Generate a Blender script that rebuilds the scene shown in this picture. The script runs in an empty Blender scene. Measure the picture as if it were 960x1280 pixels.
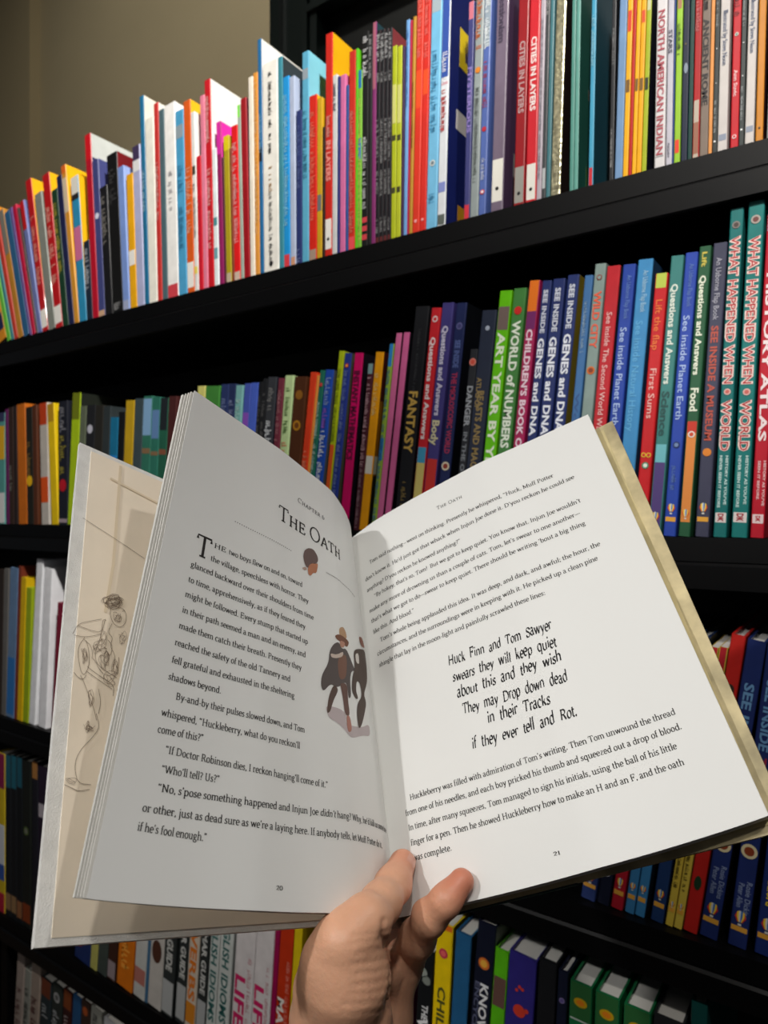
import bpy, math, random
import numpy as np
from mathutils import Vector, Matrix
random.seed(11)
SC = bpy.context.scene
COL = SC.collection
F = 880.0                                  # focal length in pixels of the 960x1280 frame
SV = (.822, -.5695, 0.0)                   # direction along the shelves, seen from the camera's own axes
TV = (.5695, .822, 0.0)                    # direction into the shelves
EYE = 1.5
def W(p):                                  # metres on the camera's axes -> world (X along the shelves, Y into them, Z up)
    return Vector((p[0]*SV[0]+p[1]*SV[1], p[0]*TV[0]+p[1]*TV[1], p[2]+EYE))

# ------------------------------------------------------------------ camera, world, lights, exposure
cam = bpy.data.cameras.new('camera'); camo = bpy.data.objects.new('camera', cam); COL.objects.link(camo)
camo.location = (0, 0, EYE)
camo.rotation_euler = (math.pi/2, 0, math.atan2(.5695, .822))
cam.sensor_fit = 'VERTICAL'; cam.sensor_height = 36.0; cam.lens = F/1280*36
cam.clip_start = .01; cam.clip_end = 50
cam.dof.use_dof = True; cam.dof.focus_distance = .375; cam.dof.aperture_fstop = 13.5
SC.camera = camo
world = bpy.data.worlds.new('room_light'); SC.world = world; world.use_nodes = True
bg = world.node_tree.nodes['Background']; bg.inputs[0].default_value = (.80, .86, .95, 1); bg.inputs[1].default_value = .05
def spot(name, loc, target, power, angle, blend, radius, col=(1, .96, .9)):
    l = bpy.data.lights.new(name, 'SPOT'); l.energy = power; l.spot_size = math.radians(angle); l.spot_blend = blend
    l.shadow_soft_size = radius; l.color = col
    o = bpy.data.objects.new(name, l); COL.objects.link(o); o.location = loc
    o.rotation_euler = (Vector(target)-Vector(loc)).to_track_quat('-Z', 'Y').to_euler()
    return o
def cam_dir(v): return np.array(W(v))-np.array((0, 0, EYE))
bc = W((.02, .36, -.10))
X_ = np.array([.97035,.23893,-.03659]); Y_ = np.array([.20815,-.74906,.62896]); A_ = np.array([.12287,-.61792,-.77658])
kd = -.79*X_+.62*Y_-.27*A_
spot('track_spot_book', bc+Vector(cam_dir(kd/np.linalg.norm(kd)))*2.0, bc, 58, 28, .5, .03, (1, .985, .965))
spot('track_spot_above', bc+Vector(cam_dir((.36, -.18, .915)))*1.75, bc, 20, 34, .5, .025, (1, .97, .94))
spot('track_spot_left', W((.35, -.35, 1.7)), W((-.62, 1.15, .3)), 330, 42, .9, .05)
spot('fill_spot_right', W((.0, -.9, 1.5)), W((.44, .62, -.5)), 52, 40, .9, .05)  # added fill that brightens the lower rows at right
spot('fill_spot_top_shelf', W((-.1, -.7, 1.6)), W((.40, .66, .55)), 260, 32, .9, .05)  # extra spot put in to lift the right end of the top shelf
spot('fill_spot_lower', W((-1.0, -.6, .9)), W((-.2, 1.0, -.66)), 60, 26, .9, .05)  # unseen fill for the dark rows at lower left
spot('fill_spot_front', W((-.6, -1.2, 1.4)), bc, 24, 22, .8, .05)  # fill light added for the hand and the left page
spot('fill_spot_wall', W((-.5, .35, 1.75)), W((-.32, 1.45, 1.15)), 40, 88, 1, .06)  # wash added to brighten the wall above the books
la = bpy.data.lights.new('ambient_fill', 'AREA'); la.shape = 'RECTANGLE'; la.size = 3; la.size_y = 1.5; la.energy = 9; la.color = (1, .97, .93)  # unseen overhead area light, added as ambient fill
lo_ = bpy.data.objects.new('ambient_fill', la); COL.objects.link(lo_); lo_.location = (-.8, -1.4, 3.2)
SC.view_settings.view_transform = 'Standard'; SC.view_settings.look = 'None'
SC.view_settings.exposure = 0; SC.view_settings.gamma = 1.0; SC.view_settings.use_curve_mapping = False

# ------------------------------------------------------------------ materials
def lin(h):
    h = h.lstrip('#'); v = [int(h[i:i+2], 16)/255 for i in (0, 2, 4)]
    return tuple(c/12.92 if c <= .04045 else ((c+.055)/1.055)**2.4 for c in v)+(1,)
_m = {}
def mat(hexc, rough=.38, metal=0, coat=0, bump=0, bscale=300, vary=0, vscale=40, sss=0, spec=.5, key=''):
    k = (hexc, rough, metal, coat, bump, bscale, vary, vscale, sss, spec, key)
    if k in _m: return _m[k]
    m = bpy.data.materials.new('print_'+hexc.lstrip('#')); m.use_nodes = True
    nt = m.node_tree; b = nt.nodes['Principled BSDF']
    b.inputs['Base Color'].default_value = lin(hexc); b.inputs['Roughness'].default_value = rough
    b.inputs['Metallic'].default_value = metal; b.inputs['Coat Weight'].default_value = coat
    b.inputs['Specular IOR Level'].default_value = spec
    if sss:
        b.inputs['Subsurface Weight'].default_value = sss; b.inputs['Subsurface Radius'].default_value = (.006, .002, .001)
        b.inputs['Subsurface Scale'].default_value = 1
    if bump or vary:
        tc = nt.nodes.new('ShaderNodeTexCoord')
        if bump:
            n = nt.nodes.new('ShaderNodeTexNoise'); n.inputs['Scale'].default_value = bscale; n.inputs['Detail'].default_value = 4
            nt.links.new(tc.outputs['Object'], n.inputs['Vector'])
            bp = nt.nodes.new('ShaderNodeBump'); bp.inputs['Strength'].default_value = bump; bp.inputs['Distance'].default_value = .001
            nt.links.new(n.outputs['Fac'], bp.inputs['Height']); nt.links.new(bp.outputs['Normal'], b.inputs['Normal'])
        if vary:
            n = nt.nodes.new('ShaderNodeTexNoise'); n.inputs['Scale'].default_value = vscale; n.inputs['Detail'].default_value = 5
            nt.links.new(tc.outputs['Object'], n.inputs['Vector'])
            r = nt.nodes.new('ShaderNodeMapRange'); r.inputs['From Min'].default_value = .3; r.inputs['From Max'].default_value = .7
            r.inputs['To Min'].default_value = 1-vary; r.inputs['To Max'].default_value = 1+vary*.5
            nt.links.new(n.outputs['Fac'], r.inputs['Value'])
            mx = nt.nodes.new('ShaderNodeVectorMath'); mx.operation = 'SCALE'; mx.inputs[0].default_value = lin(hexc)[:3]
            nt.links.new(r.outputs['Result'], mx.inputs['Scale']); nt.links.new(mx.outputs[0], b.inputs['Base Color'])
    _m[k] = m
    return m

# ------------------------------------------------------------------ mesh helpers
class MB:
    def __init__(s): s.v = []; s.f = []; s.mi = []
    def add(s, vs, fs, mi=0):
        o = len(s.v); s.v += [tuple(p) for p in vs]; s.f += [tuple(i+o for i in f) for f in fs]; s.mi += [mi]*len(fs)
    def box(s, a, b, mi=0):
        x0, y0, z0 = a; x1, y1, z1 = b
        s.add([(x0,y0,z0),(x1,y0,z0),(x1,y1,z0),(x0,y1,z0),(x0,y0,z1),(x1,y0,z1),(x1,y1,z1),(x0,y1,z1)],
              [(3,2,1,0),(4,5,6,7),(0,1,5,4),(1,2,6,5),(2,3,7,6),(3,0,4,7)], mi)
    def prism(s, prof, z0, z1, mis):        # closed outline in x, y extruded along z; mis = material of each side
        n = len(prof)
        o = len(s.v); s.v += [(x, y, z0) for x, y in prof]+[(x, y, z1) for x, y in prof]
        for i in range(n):
            j = (i+1) % n; s.f.append((o+i, o+j, o+n+j, o+n+i)); s.mi.append(mis[i])
    def grid(s, P, closed=False, mi=0):
        n = len(P); m = len(P[0]); o = len(s.v)
        s.v += [tuple(p) for r in P for p in r]
        for i in range(n-1):
            for j in range(m-1):
                s.f.append((o+i*m+j, o+i*m+j+1, o+(i+1)*m+j+1, o+(i+1)*m+j)); s.mi.append(mi)
    def build(s, name, mats, parent=None, smooth=False):
        me = bpy.data.meshes.new(name); me.from_pydata(s.v, [], s.f)
        for m in (mats if isinstance(mats, (list, tuple)) else [mats]): me.materials.append(m)
        me.polygons.foreach_set('material_index', s.mi)
        if smooth: me.polygons.foreach_set('use_smooth', [True]*len(s.f))
        me.update()
        return link(name, me, parent)
def link(name, me, parent=None):
    o = bpy.data.objects.new(name, me); COL.objects.link(o)
    if parent: o.parent = parent
    return o
def tag(o, label, cat, group=None):
    o['label'] = label; o['category'] = cat
    if group: o['group'] = group
def empty(name, loc, label, cat, group=None):
    o = bpy.data.objects.new(name, None); COL.objects.link(o); o.location = loc; o.empty_display_size = .05
    tag(o, label, cat, group); return o

# ------------------------------------------------------------------ the room
blk = mat('#020203', rough=.5, bump=.08, bscale=60, vary=.3, vscale=8, spec=.2)
blk2 = mat('#050506', rough=.35, bump=.05, bscale=90, spec=.3)
TOPW = 1.09                                 # distance of the wall behind the bookcase
def struct(name, mb, m, smooth=False):
    o = mb.build(name, m, None, smooth); o['kind'] = 'structure'; return o
wallm = mat('#b3a582', rough=.75, bump=.25, bscale=35, vary=.08, vscale=3)
m = MB(); m.box((-6, TOPW, 0), (3, TOPW+.12, 3.3)); struct('wall_back', m, wallm)
m = MB(); m.box((-6, -3.5, -.1), (3, TOPW+.12, 0)); struct('floor', m, mat('#5a4a3c', rough=.5, vary=.15, vscale=6))
m = MB(); m.box((-6, -3.5, 3.3), (3, TOPW+.12, 3.4)); struct('ceiling', m, mat('#8f8b84', rough=.8))
def onplane(px, py, T):                     # the point of the plane y = T seen at a pixel of the photograph
    a = (px-480)/F; d = T/(.5695*a+.822)
    return d*(.822*a-.5695), d*(640-py)/F+EYE
# pilaster on the wall at the far left, and the dark green door with its moulded frame behind the shelves
xa, _ = onplane(-60, 100, TOPW); xb, _ = onplane(50, 100, TOPW)
m = MB(); m.box((xa, TOPW-.03, 0), (xb, TOPW, 3.3)); struct('trim_1', m, mat('#ab9c78', rough=.7, bump=.2, bscale=35))
green = mat('#07120f', rough=.4, bump=.1, bscale=40); greend = mat('#151714', rough=.45)
x0, _ = onplane(346, 50, TOPW-.05); x1, z1 = onplane(409, 25, TOPW-.03)
m = MB(); m.box((x0, TOPW-.05, 0), (x1, TOPW, 3.25)); m.box((x0-.008, TOPW-.062, 0), (x0+.018, TOPW-.05, 3.25))
m.box((x1-.035, TOPW-.065, 0), (x1-.022, TOPW-.05, 3.25)); m.box((x1-.016, TOPW-.062, 0), (x1, TOPW-.05, 3.25))
m.box((x1, TOPW-.05, z1+.012), (x1+1.2, TOPW, 3.25)); m.box((x1-.02, TOPW-.07, z1), (x1+1.2, TOPW-.045, z1+.014))
dr = struct('door_1', m, green)
m = MB(); m.box((x1, TOPW-.02, 0), (x1+1.2, TOPW-.005, z1+.01))
o = m.build('door_panel', greend, dr)

# ------------------------------------------------------------------ bookcase
SHZ = [EYE+.327, EYE-.0235, EYE-.396, EYE-.778, EYE-1.17]      # tops of the shelves that carry books
FR = .697
case = empty('bookcase', (0, FR, 0), 'tall black bookcase whose long shelves carry every row of books', 'bookcase')
XL, XR = -2.35, .75
for i, z in enumerate(SHZ+[.1]):
    m = MB(); zz = z
    m.box((XL, 0, zz-.022), (XR, .34, zz))
    s_ = m.build('shelf', blk, case)
    m = MB(); c = .0025
    prof = [(0, 0), (.004, 0), (.004, .024), (-.003+c, .024), (-.003, .024-c), (-.003, 0)]
    P = [[(x, y, zz-.047+zq) for y, zq in [(p[0], p[1]) for p in prof]+[prof[0]]] for x in (XL, XR)]
    m.grid(P); m.build('shelf_lip', blk2, s_)
m = MB(); m.box((XL, .318, .05), (XR, .333, SHZ[0]-.023)); m.build('back_panel', mat('#0e0d0b', rough=.6, vary=.2, vscale=5), case)
for x in (XL-.02, XR): 
    m = MB(); m.box((x, .001, 0), (x+.02, .34, SHZ[0])); m.build('side_panel', blk, case)
m = MB(); m.box((-1.392, .004, SHZ[4]+.0005), (-1.368, .317, SHZ[3]-.0225)); m.build('divider', blk, case)

# ------------------------------------------------------------------ lettering for the spines
_tx = {}
def text_mesh(s, bold):
    k = (s, bold)
    if k in _tx: return _tx[k]
    c = bpy.data.curves.new('lettering', 'FONT'); c.body = s; c.size = 1; c.resolution_u = 2
    c.offset = bold; c.fill_mode = 'FRONT'
    o = bpy.data.objects.new('lettering', c); COL.objects.link(o)
    bpy.context.view_layer.update()
    e = o.evaluated_get(bpy.context.evaluated_depsgraph_get()); me = e.to_mesh()
    v = np.zeros(len(me.vertices)*3); me.vertices.foreach_get('co', v); v = v.reshape(-1, 3)
    f = [tuple(p.vertices) for p in me.polygons]; e.to_mesh_clear()
    bpy.data.objects.remove(o); bpy.data.curves.remove(c)
    x0, x1 = v[:, 0].min(), v[:, 0].max(); v[:, 0] = (v[:, 0]-x0)/(x1-x0); v[:, 1] /= .70
    _tx[k] = (v[:, :2], f); return _tx[k]

def marks(n, rnd):                          # lettering too small and blurred to read in the photograph
    v = []; f = []; x = 0
    while x < n:
        w = rnd.uniform(.5, .9)
        if rnd.random() < .82:
            y0 = 0 if rnd.random() < .8 else -.2; y1 = rnd.choice([.7, .7, 1.0])
            t = .2
            for a, b, c, d in ((x, y0, x+t, y1), (x, 0, x+w-.2, .18)) if rnd.random() < .5 else ((x, y0, x+t, y1), (x+w-.35, 0, x+w-.15, .7), (x, .5, x+w-.2, .68)):
                o = len(v); v += [(a, b), (c, b), (c, d), (a, d)]; f.append((o, o+1, o+2, o+3))
        x += w
    v = np.array(v); v[:, 0] /= n; return v, f

# ------------------------------------------------------------------ books on the shelves
ROWS = {}
used = set()
def make_book(x, T, z, w, h, d, lean, e, label, group, rnd):
    root = empty('book', (x, T, z), label, 'book', group)
    root.rotation_euler = (0, lean, 0)
    root.location.z += max(0, w*math.sin(lean))+.0004
    hard = w > .0085 and not e.get('soft')
    b = .0022 if hard else .0006
    c = min(w*.2, .0013) if hard else min(w*.2, .001)
    rough = e.get('rough', .42)
    cm = mat(e['c'], rough=rough, coat=.06, vary=e.get('vary', .10), vscale=60, spec=.35) if not e.get('foil') else mat(e['c'], rough=.28, metal=.85, bump=1.0, bscale=230, vary=.5, vscale=200)
    sm = mat(e.get('cov', e['c']), rough=rough, coat=.06, vary=.12, vscale=25, spec=.35)
    out = [(0, d), (0, c), (c*.35, c*.3), (c, 0), (w-c, 0), (w-c*.35, c*.3), (w, c), (w, d)]
    inn = [(w-b, d), (w-b, b+.001), (b, b+.001), (b, d)]
    prof = out+inn; mis = [1, 0, 0, 0, 0, 0, 1]+[0]*5
    m = MB(); m.prism(prof, 0, h, mis); n = len(prof)
    for zb, fl in ((0, 1), (n, 0)):         # the edges of the boards and of the spine
        q = [(0, 1, 10, 11), (1, 2, 3, 10), (3, 4, 9, 10), (4, 5, 6, 9), (6, 7, 8, 9)]
        for f in q:
            f = tuple(i+zb for i in f); m.f.append(f[::-1] if not fl else f); m.mi.append(0)
    cover = m.build('cover', [cm, sm], root)
    ins = .003 if hard else .0002
    m = MB(); m.box((b+.0001, b+.0012, ins), (w-b-.0001, d-ins-.0005, h-ins))
    m.build('page_block', mat(e.get('pg', '#d9d6cf'), rough=.8), root)
    y = -.00022
    for bi, (v0, v1, col) in enumerate(e.get('bands', [])):
        m = MB(); m.box((c*.8, y+.00013-.00005*bi, h*(1-v1)), (w-c*.8, .00015, h*(1-v0))); m.build('spine_band', mat(col, rough=rough, coat=.05), cover)
    for u0, v0, u1, v1, col in e.get('face', []):      # areas of the front cover
        m = MB(); m.box((w-.0001, d*u0+.002, h*(1-v1)), (w+.00015, d*u1, h*(1-v0))); m.build('cover_print', mat(col, rough=rough), cover)
    for i, t in enumerate(e.get('t', [])):
        s, v0, v1, col = t[:4]; wf = t[4] if len(t) > 4 else .62; cx = t[5] if len(t) > 5 else .5
        bold = .068 if len(t) > 6 and t[6] == 'x' else .006 if len(t) > 6 and t[6] == 'n' else .03
        H = w*wf; L = h*(v1-v0)
        if s[0] == '~': V, fc = marks(max(4, L/H*1.5), rnd)
        else: V, fc = text_mesh(s, bold)
        X = w*cx-H/2+V[:, 1]*H; Z = h*(1-v0)-V[:, 0]*L
        me = bpy.data.meshes.new('title_lettering'); me.from_pydata([(a, y-.00012-.00001*i, b_) for a, b_ in zip(X, Z)], [], fc)
        me.materials.append(mat(col, rough=.4)); link('title_lettering', me, cover)
    for dct in e.get('dots', []):           # round emblems: (v, radius fraction, outer colour, inner colour, cx)
        v, rf, c1, c2 = dct[:4]; cx = dct[4] if len(dct) > 4 else .5; zs = dct[5] if len(dct) > 5 else 1
        m = MB()
        for q, (rr, mi, yy) in enumerate(((rf, 0, y-.0002), (rf*.62, 1, y-.0003))):
            P = [(w*cx+math.cos(a)*rr*w, yy, h*(1-v)+math.sin(a)*rr*w*zs) for a in [k*math.pi/9 for k in range(18)]]
            m.add(P, [tuple(range(18))], mi)
        m.build('emblem', [mat(c1), mat(c2)], cover)
    if e.get('balloon'):                    # hot-air-balloon emblem at the foot of the spine
        v = e['balloon']; m = MB(); R = w*.31; cz = h*(1-v)
        cols = ['#c9312b', '#f0c93a', '#d8d5cc', '#2d6fb5', '#f0c93a', '#c9312b']
        for k in range(6):
            xs = [-1+k/3, -1+(k+1)/3]
            P = [(w/2+a*R*(1 if s_ > -.3 else .45), y-.0003, cz+s_*R*(math.sqrt(max(0, 1-a*a)) if s_ > 0 else 1)) for a in xs for s_ in (1.25, 0, -1)]
            m.add(P, [(1, 4, 3, 0), (2, 5, 4, 1)], k)
        m.add([(w/2-R*.3, y-.0003, cz-R*1.3), (w/2+R*.3, y-.0003, cz-R*1.3), (w/2+R*.3, y-.0003, cz-R*1.7), (w/2-R*.3, y-.0003, cz-R*1.7)], [(0, 3, 2, 1)], 2)
        m.build('balloon_emblem', [mat(cc) for cc in cols], cover)
        if e.get('stripe', 1):
            m = MB(); m.box((c*.8, y, h*.052), (w-c*.8, .0001, h*.068)); m.build('spine_stripe', mat('#e0a23c'), cover)
    return root

def row(rk, place, T, zs, entries, mode, kdef=0, d0=.2, yref=None, first='leftmost in view'):
    rnd = random.Random(rk)
    prev = None; lastb = None
    for e in entries:
        xl, xr, a, yt = e['p']
        def bottom(px):                      # pixel row where the shelf meets the plane of the spines
            A = (px-480)/F; dd = T/(.5695*A+.822); return 640-(zs-EYE)*F/dd
        if mode == 'b':
            yb = bottom(xl); bx, bxr = xl, xr; tx = a
        else:
            k = a if a is not None else kdef
            yr = e.get('yr', yt if yref is None else yref)
            bx = xl
            for _ in range(5): bx = xl-k*(bottom(bx)-yr)
            tx = xl+k*(yr-yt)
            bxr = bx+(xr-xl)
        s0, _z = onplane(bx, bottom(bx), T); s1, _z = onplane(bxr, bottom(bxr), T)
        st, zt = onplane(tx, yt, T)
        if mode != 'b':                      # width as seen at the reference height
            q0, _z = onplane(xl, 0, T); q1, _z = onplane(xr, 0, T); s1 = s0+(q1-q0)
        lean = math.atan2(st-s0, zt-zs)
        w = (s1-s0)*math.cos(lean)-.0004
        h = math.hypot(st-s0, zt-zs)
        if e.get('reset'): lastb = None
        if lastb:                            # keep clear of the neighbour on the left
            p0, pw, pl, ph = lastb
            hh = min(h, ph)
            right = p0+pw/math.cos(pl)+.0003
            if s0 < right: s0 = right
            need = math.atan2(right+hh*math.sin(pl)/math.cos(pl)*1.0+.0002-s0, hh)
            if lean < need: lean = need
        lastb = (s0, w, lean, h)
        f = e['d']
        place_w = ('right of the %s' % prev) if prev else first
        label = '%s, %s, %s' % (f, place, place_w)
        if len(label.split()) > 16: print('LONG', label)
        if label in used: print('DUP', label)
        used.add(label)
        ws = []
        for q in f.replace(',', ' with').split():
            if q in ('book', 'paperback', 'picture', 'lettered', 'with', 'wrapped', 'SEE', 'of'): break
            ws.append(q)
        ws = ws[-3:] if 'and' in ws[-2:] else ws[-2:]
        prev = e.get('s') or ' '.join(ws)+' one'
        make_book(s0, T, zs, max(w, .0012), h, e.get('dep', d0), lean, e, label, 'books on the '+place, rnd)
def B(xl, xr, a, yt, c, d, **k):
    k.update(p=(xl, xr, a, yt), c=c, d=d); return k

WH, YE, RD, NV = '#e6e3dc', '#e3a90c', '#b3161c', '#1b2453'
top = [
 B(-3,9,-34,262,'#c9821f','orange paperback with a navy foot',bands=[(.82,.93,'#14204a')]),
 B(9,14,-22,262,'#5fae3a','thin green paperback'),
 B(14,18,-15,264,'#3c7f86','thin teal paperback'),
 B(18,23,-9,266,'#b8392a','thin red-orange paperback'),
 B(23,29.5,-2,266,'#b0792a','ochre paperback with grey top',bands=[(0,.35,'#77736a')]),
 B(29.5,37,5,268,'#2b5a80','steel blue paperback'),
 B(37,40,11,262,'#5a3f7c','thin purple paperback'),
 B(40,45,15.5,259,'#b5123a','thin crimson paperback'),
 B(45,47.5,20,262,'#3a2a26','very thin dark brown book'),
 B(47.5,53,24.5,254,'#6872a6','lavender paperback with red top',bands=[(0,.22,RD)]),
 B(53,60.5,31.5,228,RD,'red picture book, white spine foot',cov=YE,t=[('~',.25,.7,'#e8a090')],bands=[(.86,.975,WH)]),
 B(60.5,69.5,43,245,'#7d8078','worn grey picture book'),
 B(69.5,78.5,52.5,221,RD,'brighter red picture book, white spine foot',cov=YE,t=[('~',.22,.72,'#e8a090')],bands=[(.86,.97,WH)]),
 B(78.5,86,64,240,'#173a26','dark green book with yellow lettering',t=[('~',.1,.6,'#b9a93c')]),
 B(86,93,69,223,'#1c2046','deep navy paperback'),
 B(93,99,75,210,'#c98a2b','amber book with yellow cover',cov=YE,bands=[(0,.05,'#d0601c'),(.08,.3,'#c9b79a')]),
 B(99,108.5,88,224,'#2b86ad','cyan book with pink patch',bands=[(0,.12,'#d8d4c8'),(.12,.16,'#222222'),(.35,.58,'#c66a90')],cov=YE),
 B(108.5,116,104,303,'#1a2636','short slate book with white lettering',t=[('~',.1,.6,'#b8bcc2')]),
 B(116,123.5,101.5,173.5,'#b01028','tall crimson book with pale grey cover',cov='#b9bdb8',bands=[(0,.14,'#c4101e')],face=[(.0,.13,1,.999,'#2a2a52')],dep=.22),
 B(123.5,131.5,112,204,'#3f4478','blue violet paperback',bands=[(.96,.995,'#c8a080')],dots=[(.36,.3,'#d8d8e8','#d8d8e8')],dep=.18),
 B(131.5,141,121,238,'#17171a','black paperback with grey lettering',t=[('~',.08,.5,'#84807a')],dep=.16),
 B(141,154,133,196,'#131313','thick black book with dark red cover',cov='#6a0f16',t=[('~',.1,.3,'#3a3a3a'),('~',.94,.98,'#a0a0a0')],dep=.19),
 B(154,162,144.5,212,'#7590cc','periwinkle paperback',cov='#8fa4d6',bands=[(.93,1,'#9aa3c0')],dep=.16),
 B(163,171.5,157.5,220,'#e2a414','golden yellow book with white patch',bands=[(.57,.68,WH)],dep=.14),
 B(171.5,181,161.5,187,'#a9abcb','pale lavender book with picture top',bands=[(0,.09,'#3c3050'),(.09,.16,'#d8d8d8')],dep=.17),
 B(181,186.5,174,122,'#1e6a90','tall narrow teal blue book, white cover',cov='#d6d2c4',t=[('~',.35,.55,'#9cc4d8')],dep=.24),
 B(186.5,197,181.5,150,'#e9e6da','bright cream white book',dep=.2),
 B(197,203,188,133,'#c03430','thin red and pink paperback',t=[('~',.3,.6,'#e0b0a8')],cov='#d9d6cc',dep=.2),
 B(203,210,193,142,'#4c646b','grey teal paperback',dep=.18),
 B(210,223.5,201,136,'#eceae6','thick white book with red foot',t=[('~',.35,.55,'#b8b4b8',.4)],bands=[(.93,.997,'#c8404a')],dep=.19),
 B(223.5,234,215,143,'#4a9ac4','sky blue picture book',t=[('~',.3,.75,'#377fa8',.6)],bands=[(.08,.15,'#8a98a0')],cov='#7fb6cc',dep=.17),
 B(234.5,243.5,228,129,'#d2591c','orange picture book, white spine foot',t=[('~',.35,.7,'#f0a888')],bands=[(.84,.97,WH)],cov='#dcae1c',dep=.17),
 B(243.5,248.5,237.5,142,'#dcdad6','white paperback with small pictures',t=[('~',.4,.7,'#a4a09a')],bands=[(.3,.35,'#4a4438'),(.86,.9,'#e0d060')],dep=.18),
 B(248.5,254.5,245,197,'#c41a2c','short scarlet paperback',dep=.15),
 B(254.5,260.5,247,122.5,'#dc7c94','pink paperback',dep=.2),
 B(260.5,268,252.5,103.5,'#c01824','tall red book with big white cover',t=[('~',.08,.3,'#f0b0b0'),('~',.42,.8,'#f0b0b0')],cov='#dcdcd8',face=[(.3,.17,.5,.23,'#48848a'),(.62,.15,.85,.21,'#48848a')],dep=.25),
 B(268,274,259,190,'#dfe6e8','white and teal paperback',bands=[(.5,.56,'#4a8a90'),(.72,.8,'#6a9ca6')],dep=.12),
 B(274.5,280.5,268,155,'#8c1c5a','purple paperback with magenta cover',bands=[(0,.2,'#d0289c')],cov='#d0289c',dep=.14),
 B(280.5,283,271.5,200,'#4a1628','thin maroon paperback'),
 B(283,290,274.5,174,'#a8961c','olive yellow paperback',bands=[(0,.1,'#d4c010'),(.93,1,'#b8a890')],dep=.12),
 B(290,293,279,190,'#7a3a20','thin rust brown paperback',dep=.1),
 B(293,301,283,162,'#d81a1c','bright red book with pale lettering',t=[('~',.1,.75,'#f0a8a4')],bands=[(.94,1,'#c8b0a0')],dep=.13),
 B(301,305,295.5,133,'#9aa79a','thin grey book with lime top',bands=[(0,.07,'#74d83c')],dep=.16),
 B(305,312.5,300,125,'#96121c','dark red book with plain spine',cov='#5a2030',dep=.17),
 B(313,319,310,98,'#e6dccd','cream white paperback',dep=.2),
 B(319,325,315.5,93,'#d8913c','tan orange paperback',t=[('~',.05,.8,'#e8bc88')],dep=.2),
 B(325,330,321,51,'#1f6494','tallest thin blue book, huge white cover',t=[('~',.32,.5,'#86b4d0')],bands=[(.46,.52,'#1a1a20')],cov='#dedbd4',face=[(.55,.0,.98,.13,'#c87c78')],dep=.26),
 B(330,349,328,82,'#e8e5dc','wide white book with small black lettering',t=[('~',.05,.45,'#4a4a4a',.25),('~',.5,.62,'#b08a5a',.25),('~',.62,.95,'#8a8a86',.25),],dots=[(.96,.13,'#282828','#282828')],dep=.12),
 B(349,355,345,74,'#3a8494','slate teal paperback',cov='#30383c',dep=.06),
 B(355,363,351.5,99,'#1c8ed0','bright azure book with red foot',t=[('~',.08,.8,'#8ad0ee')],bands=[(.93,1,'#d03a44')],dep=.16),
 B(363,370,360.5,98,'#a9b4cc','pale lavender grey paperback',bands=[(.95,1,'#c89070')],dep=.17),
 B(370,377.5,370,140,'#27346a','navy paperback with faint lettering',t=[('~',.1,.5,'#5a6a9c'),('~',.9,.98,'#7a86ac')],dep=.15),
 B(377.5,386,375.5,68,'#5aa6c4','tall pale turquoise book',t=[('~',.28,.6,'#3c86a6',.6)],bands=[(.08,.13,'#8c98a0')],cov='#7cc0d4',dep=.2),
 B(386,396,385.5,122,'#cc2414','vermilion book with red lettering',t=[('~',.1,.75,'#f07058')],bands=[(.93,1,'#a08878')],cov='#d8a818',dep=.14),
 B(396,402.5,396.5,124,'#c49a1c','mustard yellow paperback',bands=[(.6,.7,'#6a6a6a')],dep=.13),
 B(402.5,406,402,160,'#2e1c12','thin dark brown paperback',dep=.12),
 B(406,415,404.5,45.5,'#c42418','tall red book lettered IN LAYERS',t=[('~',.37,.46,'#e89488'),('IN LAYERS',.48,.66,'#e89488')],bands=[(.83,.965,WH)],cov='#dca80f',dots=[(.92,.17,'#303030','#303030')],dep=.22),
 B(415,421,414.5,96,'#c9cac9','light grey paperback',t=[('~',.05,.2,'#5a5a6a')],dep=.17),
 B(421,424.5,421,97,'#2a2c6e','thin royal blue paperback',dep=.17),
 B(424.5,431.5,424,96,'#cc6a9c','rose pink paperback',dep=.17),
 B(431.5,435,431.5,108,'#2d4f8c','thin denim blue paperback',dep=.17),
 B(435,443.5,436,66,'#c22c1c','red book with pale lettering',t=[('~',.3,.9,'#e07868')],bands=[(.93,.995,'#e04a50')],dep=.2),
 B(443.5,446.5,442,63,'#5cb81c','thin lime green book',dep=.2),
 B(446.5,451.5,446,90,'#7ab53a','yellow green and blue book',t=[('~',.15,.95,'#c8d860')],bands=[(0,.1,'#1c6cac'),(.38,.5,'#3c78b4')],dep=.18),
 B(451.5,459.5,451.5,43,'#141414','black book with red striped foot',t=[('~',.02,.2,'#c8c8c8',.8),('~',.48,.82,'#c4c4c4')],bands=[(.86,.885,'#c83c44'),(.90,.925,'#c83c44'),(.94,.965,'#c83c44')],dep=.2),
 B(459.5,464,459.5,46,'#1d1b1d','narrow black paperback with speckled top',t=[('~',.0,.2,'#9a9a9a',.8)],dep=.2),
 B(464,469,464.5,30,'#7d2b66','thin plum purple book',bands=[(0,.3,'#a05a6c')],cov='#1c3840',dep=.2),
]
for i_,(a_,b_) in enumerate(((469,474),(474,479),(479,484),(484,488.5))):
    top.append(B(a_,b_,a_+.5,40-i_,'#17161a',['first','second','third','fourth'][i_]+' of four matching thin black books',s=['first','second','third','fourth'][i_]+' black one',
      t=[('~',.02,.14,'#b8b8b8',.8),('~',.2,.24,'#8a8a8a',.8),('~',.42,.62,'#8a8a8a',.7),('~',.66,.78,'#8a8a8a',.7),('~',.88,.95,'#8a8a8a',.6)],bands=[(.97,1,'#5a2020')],cov='#7a3438',dep=.2))
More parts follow.
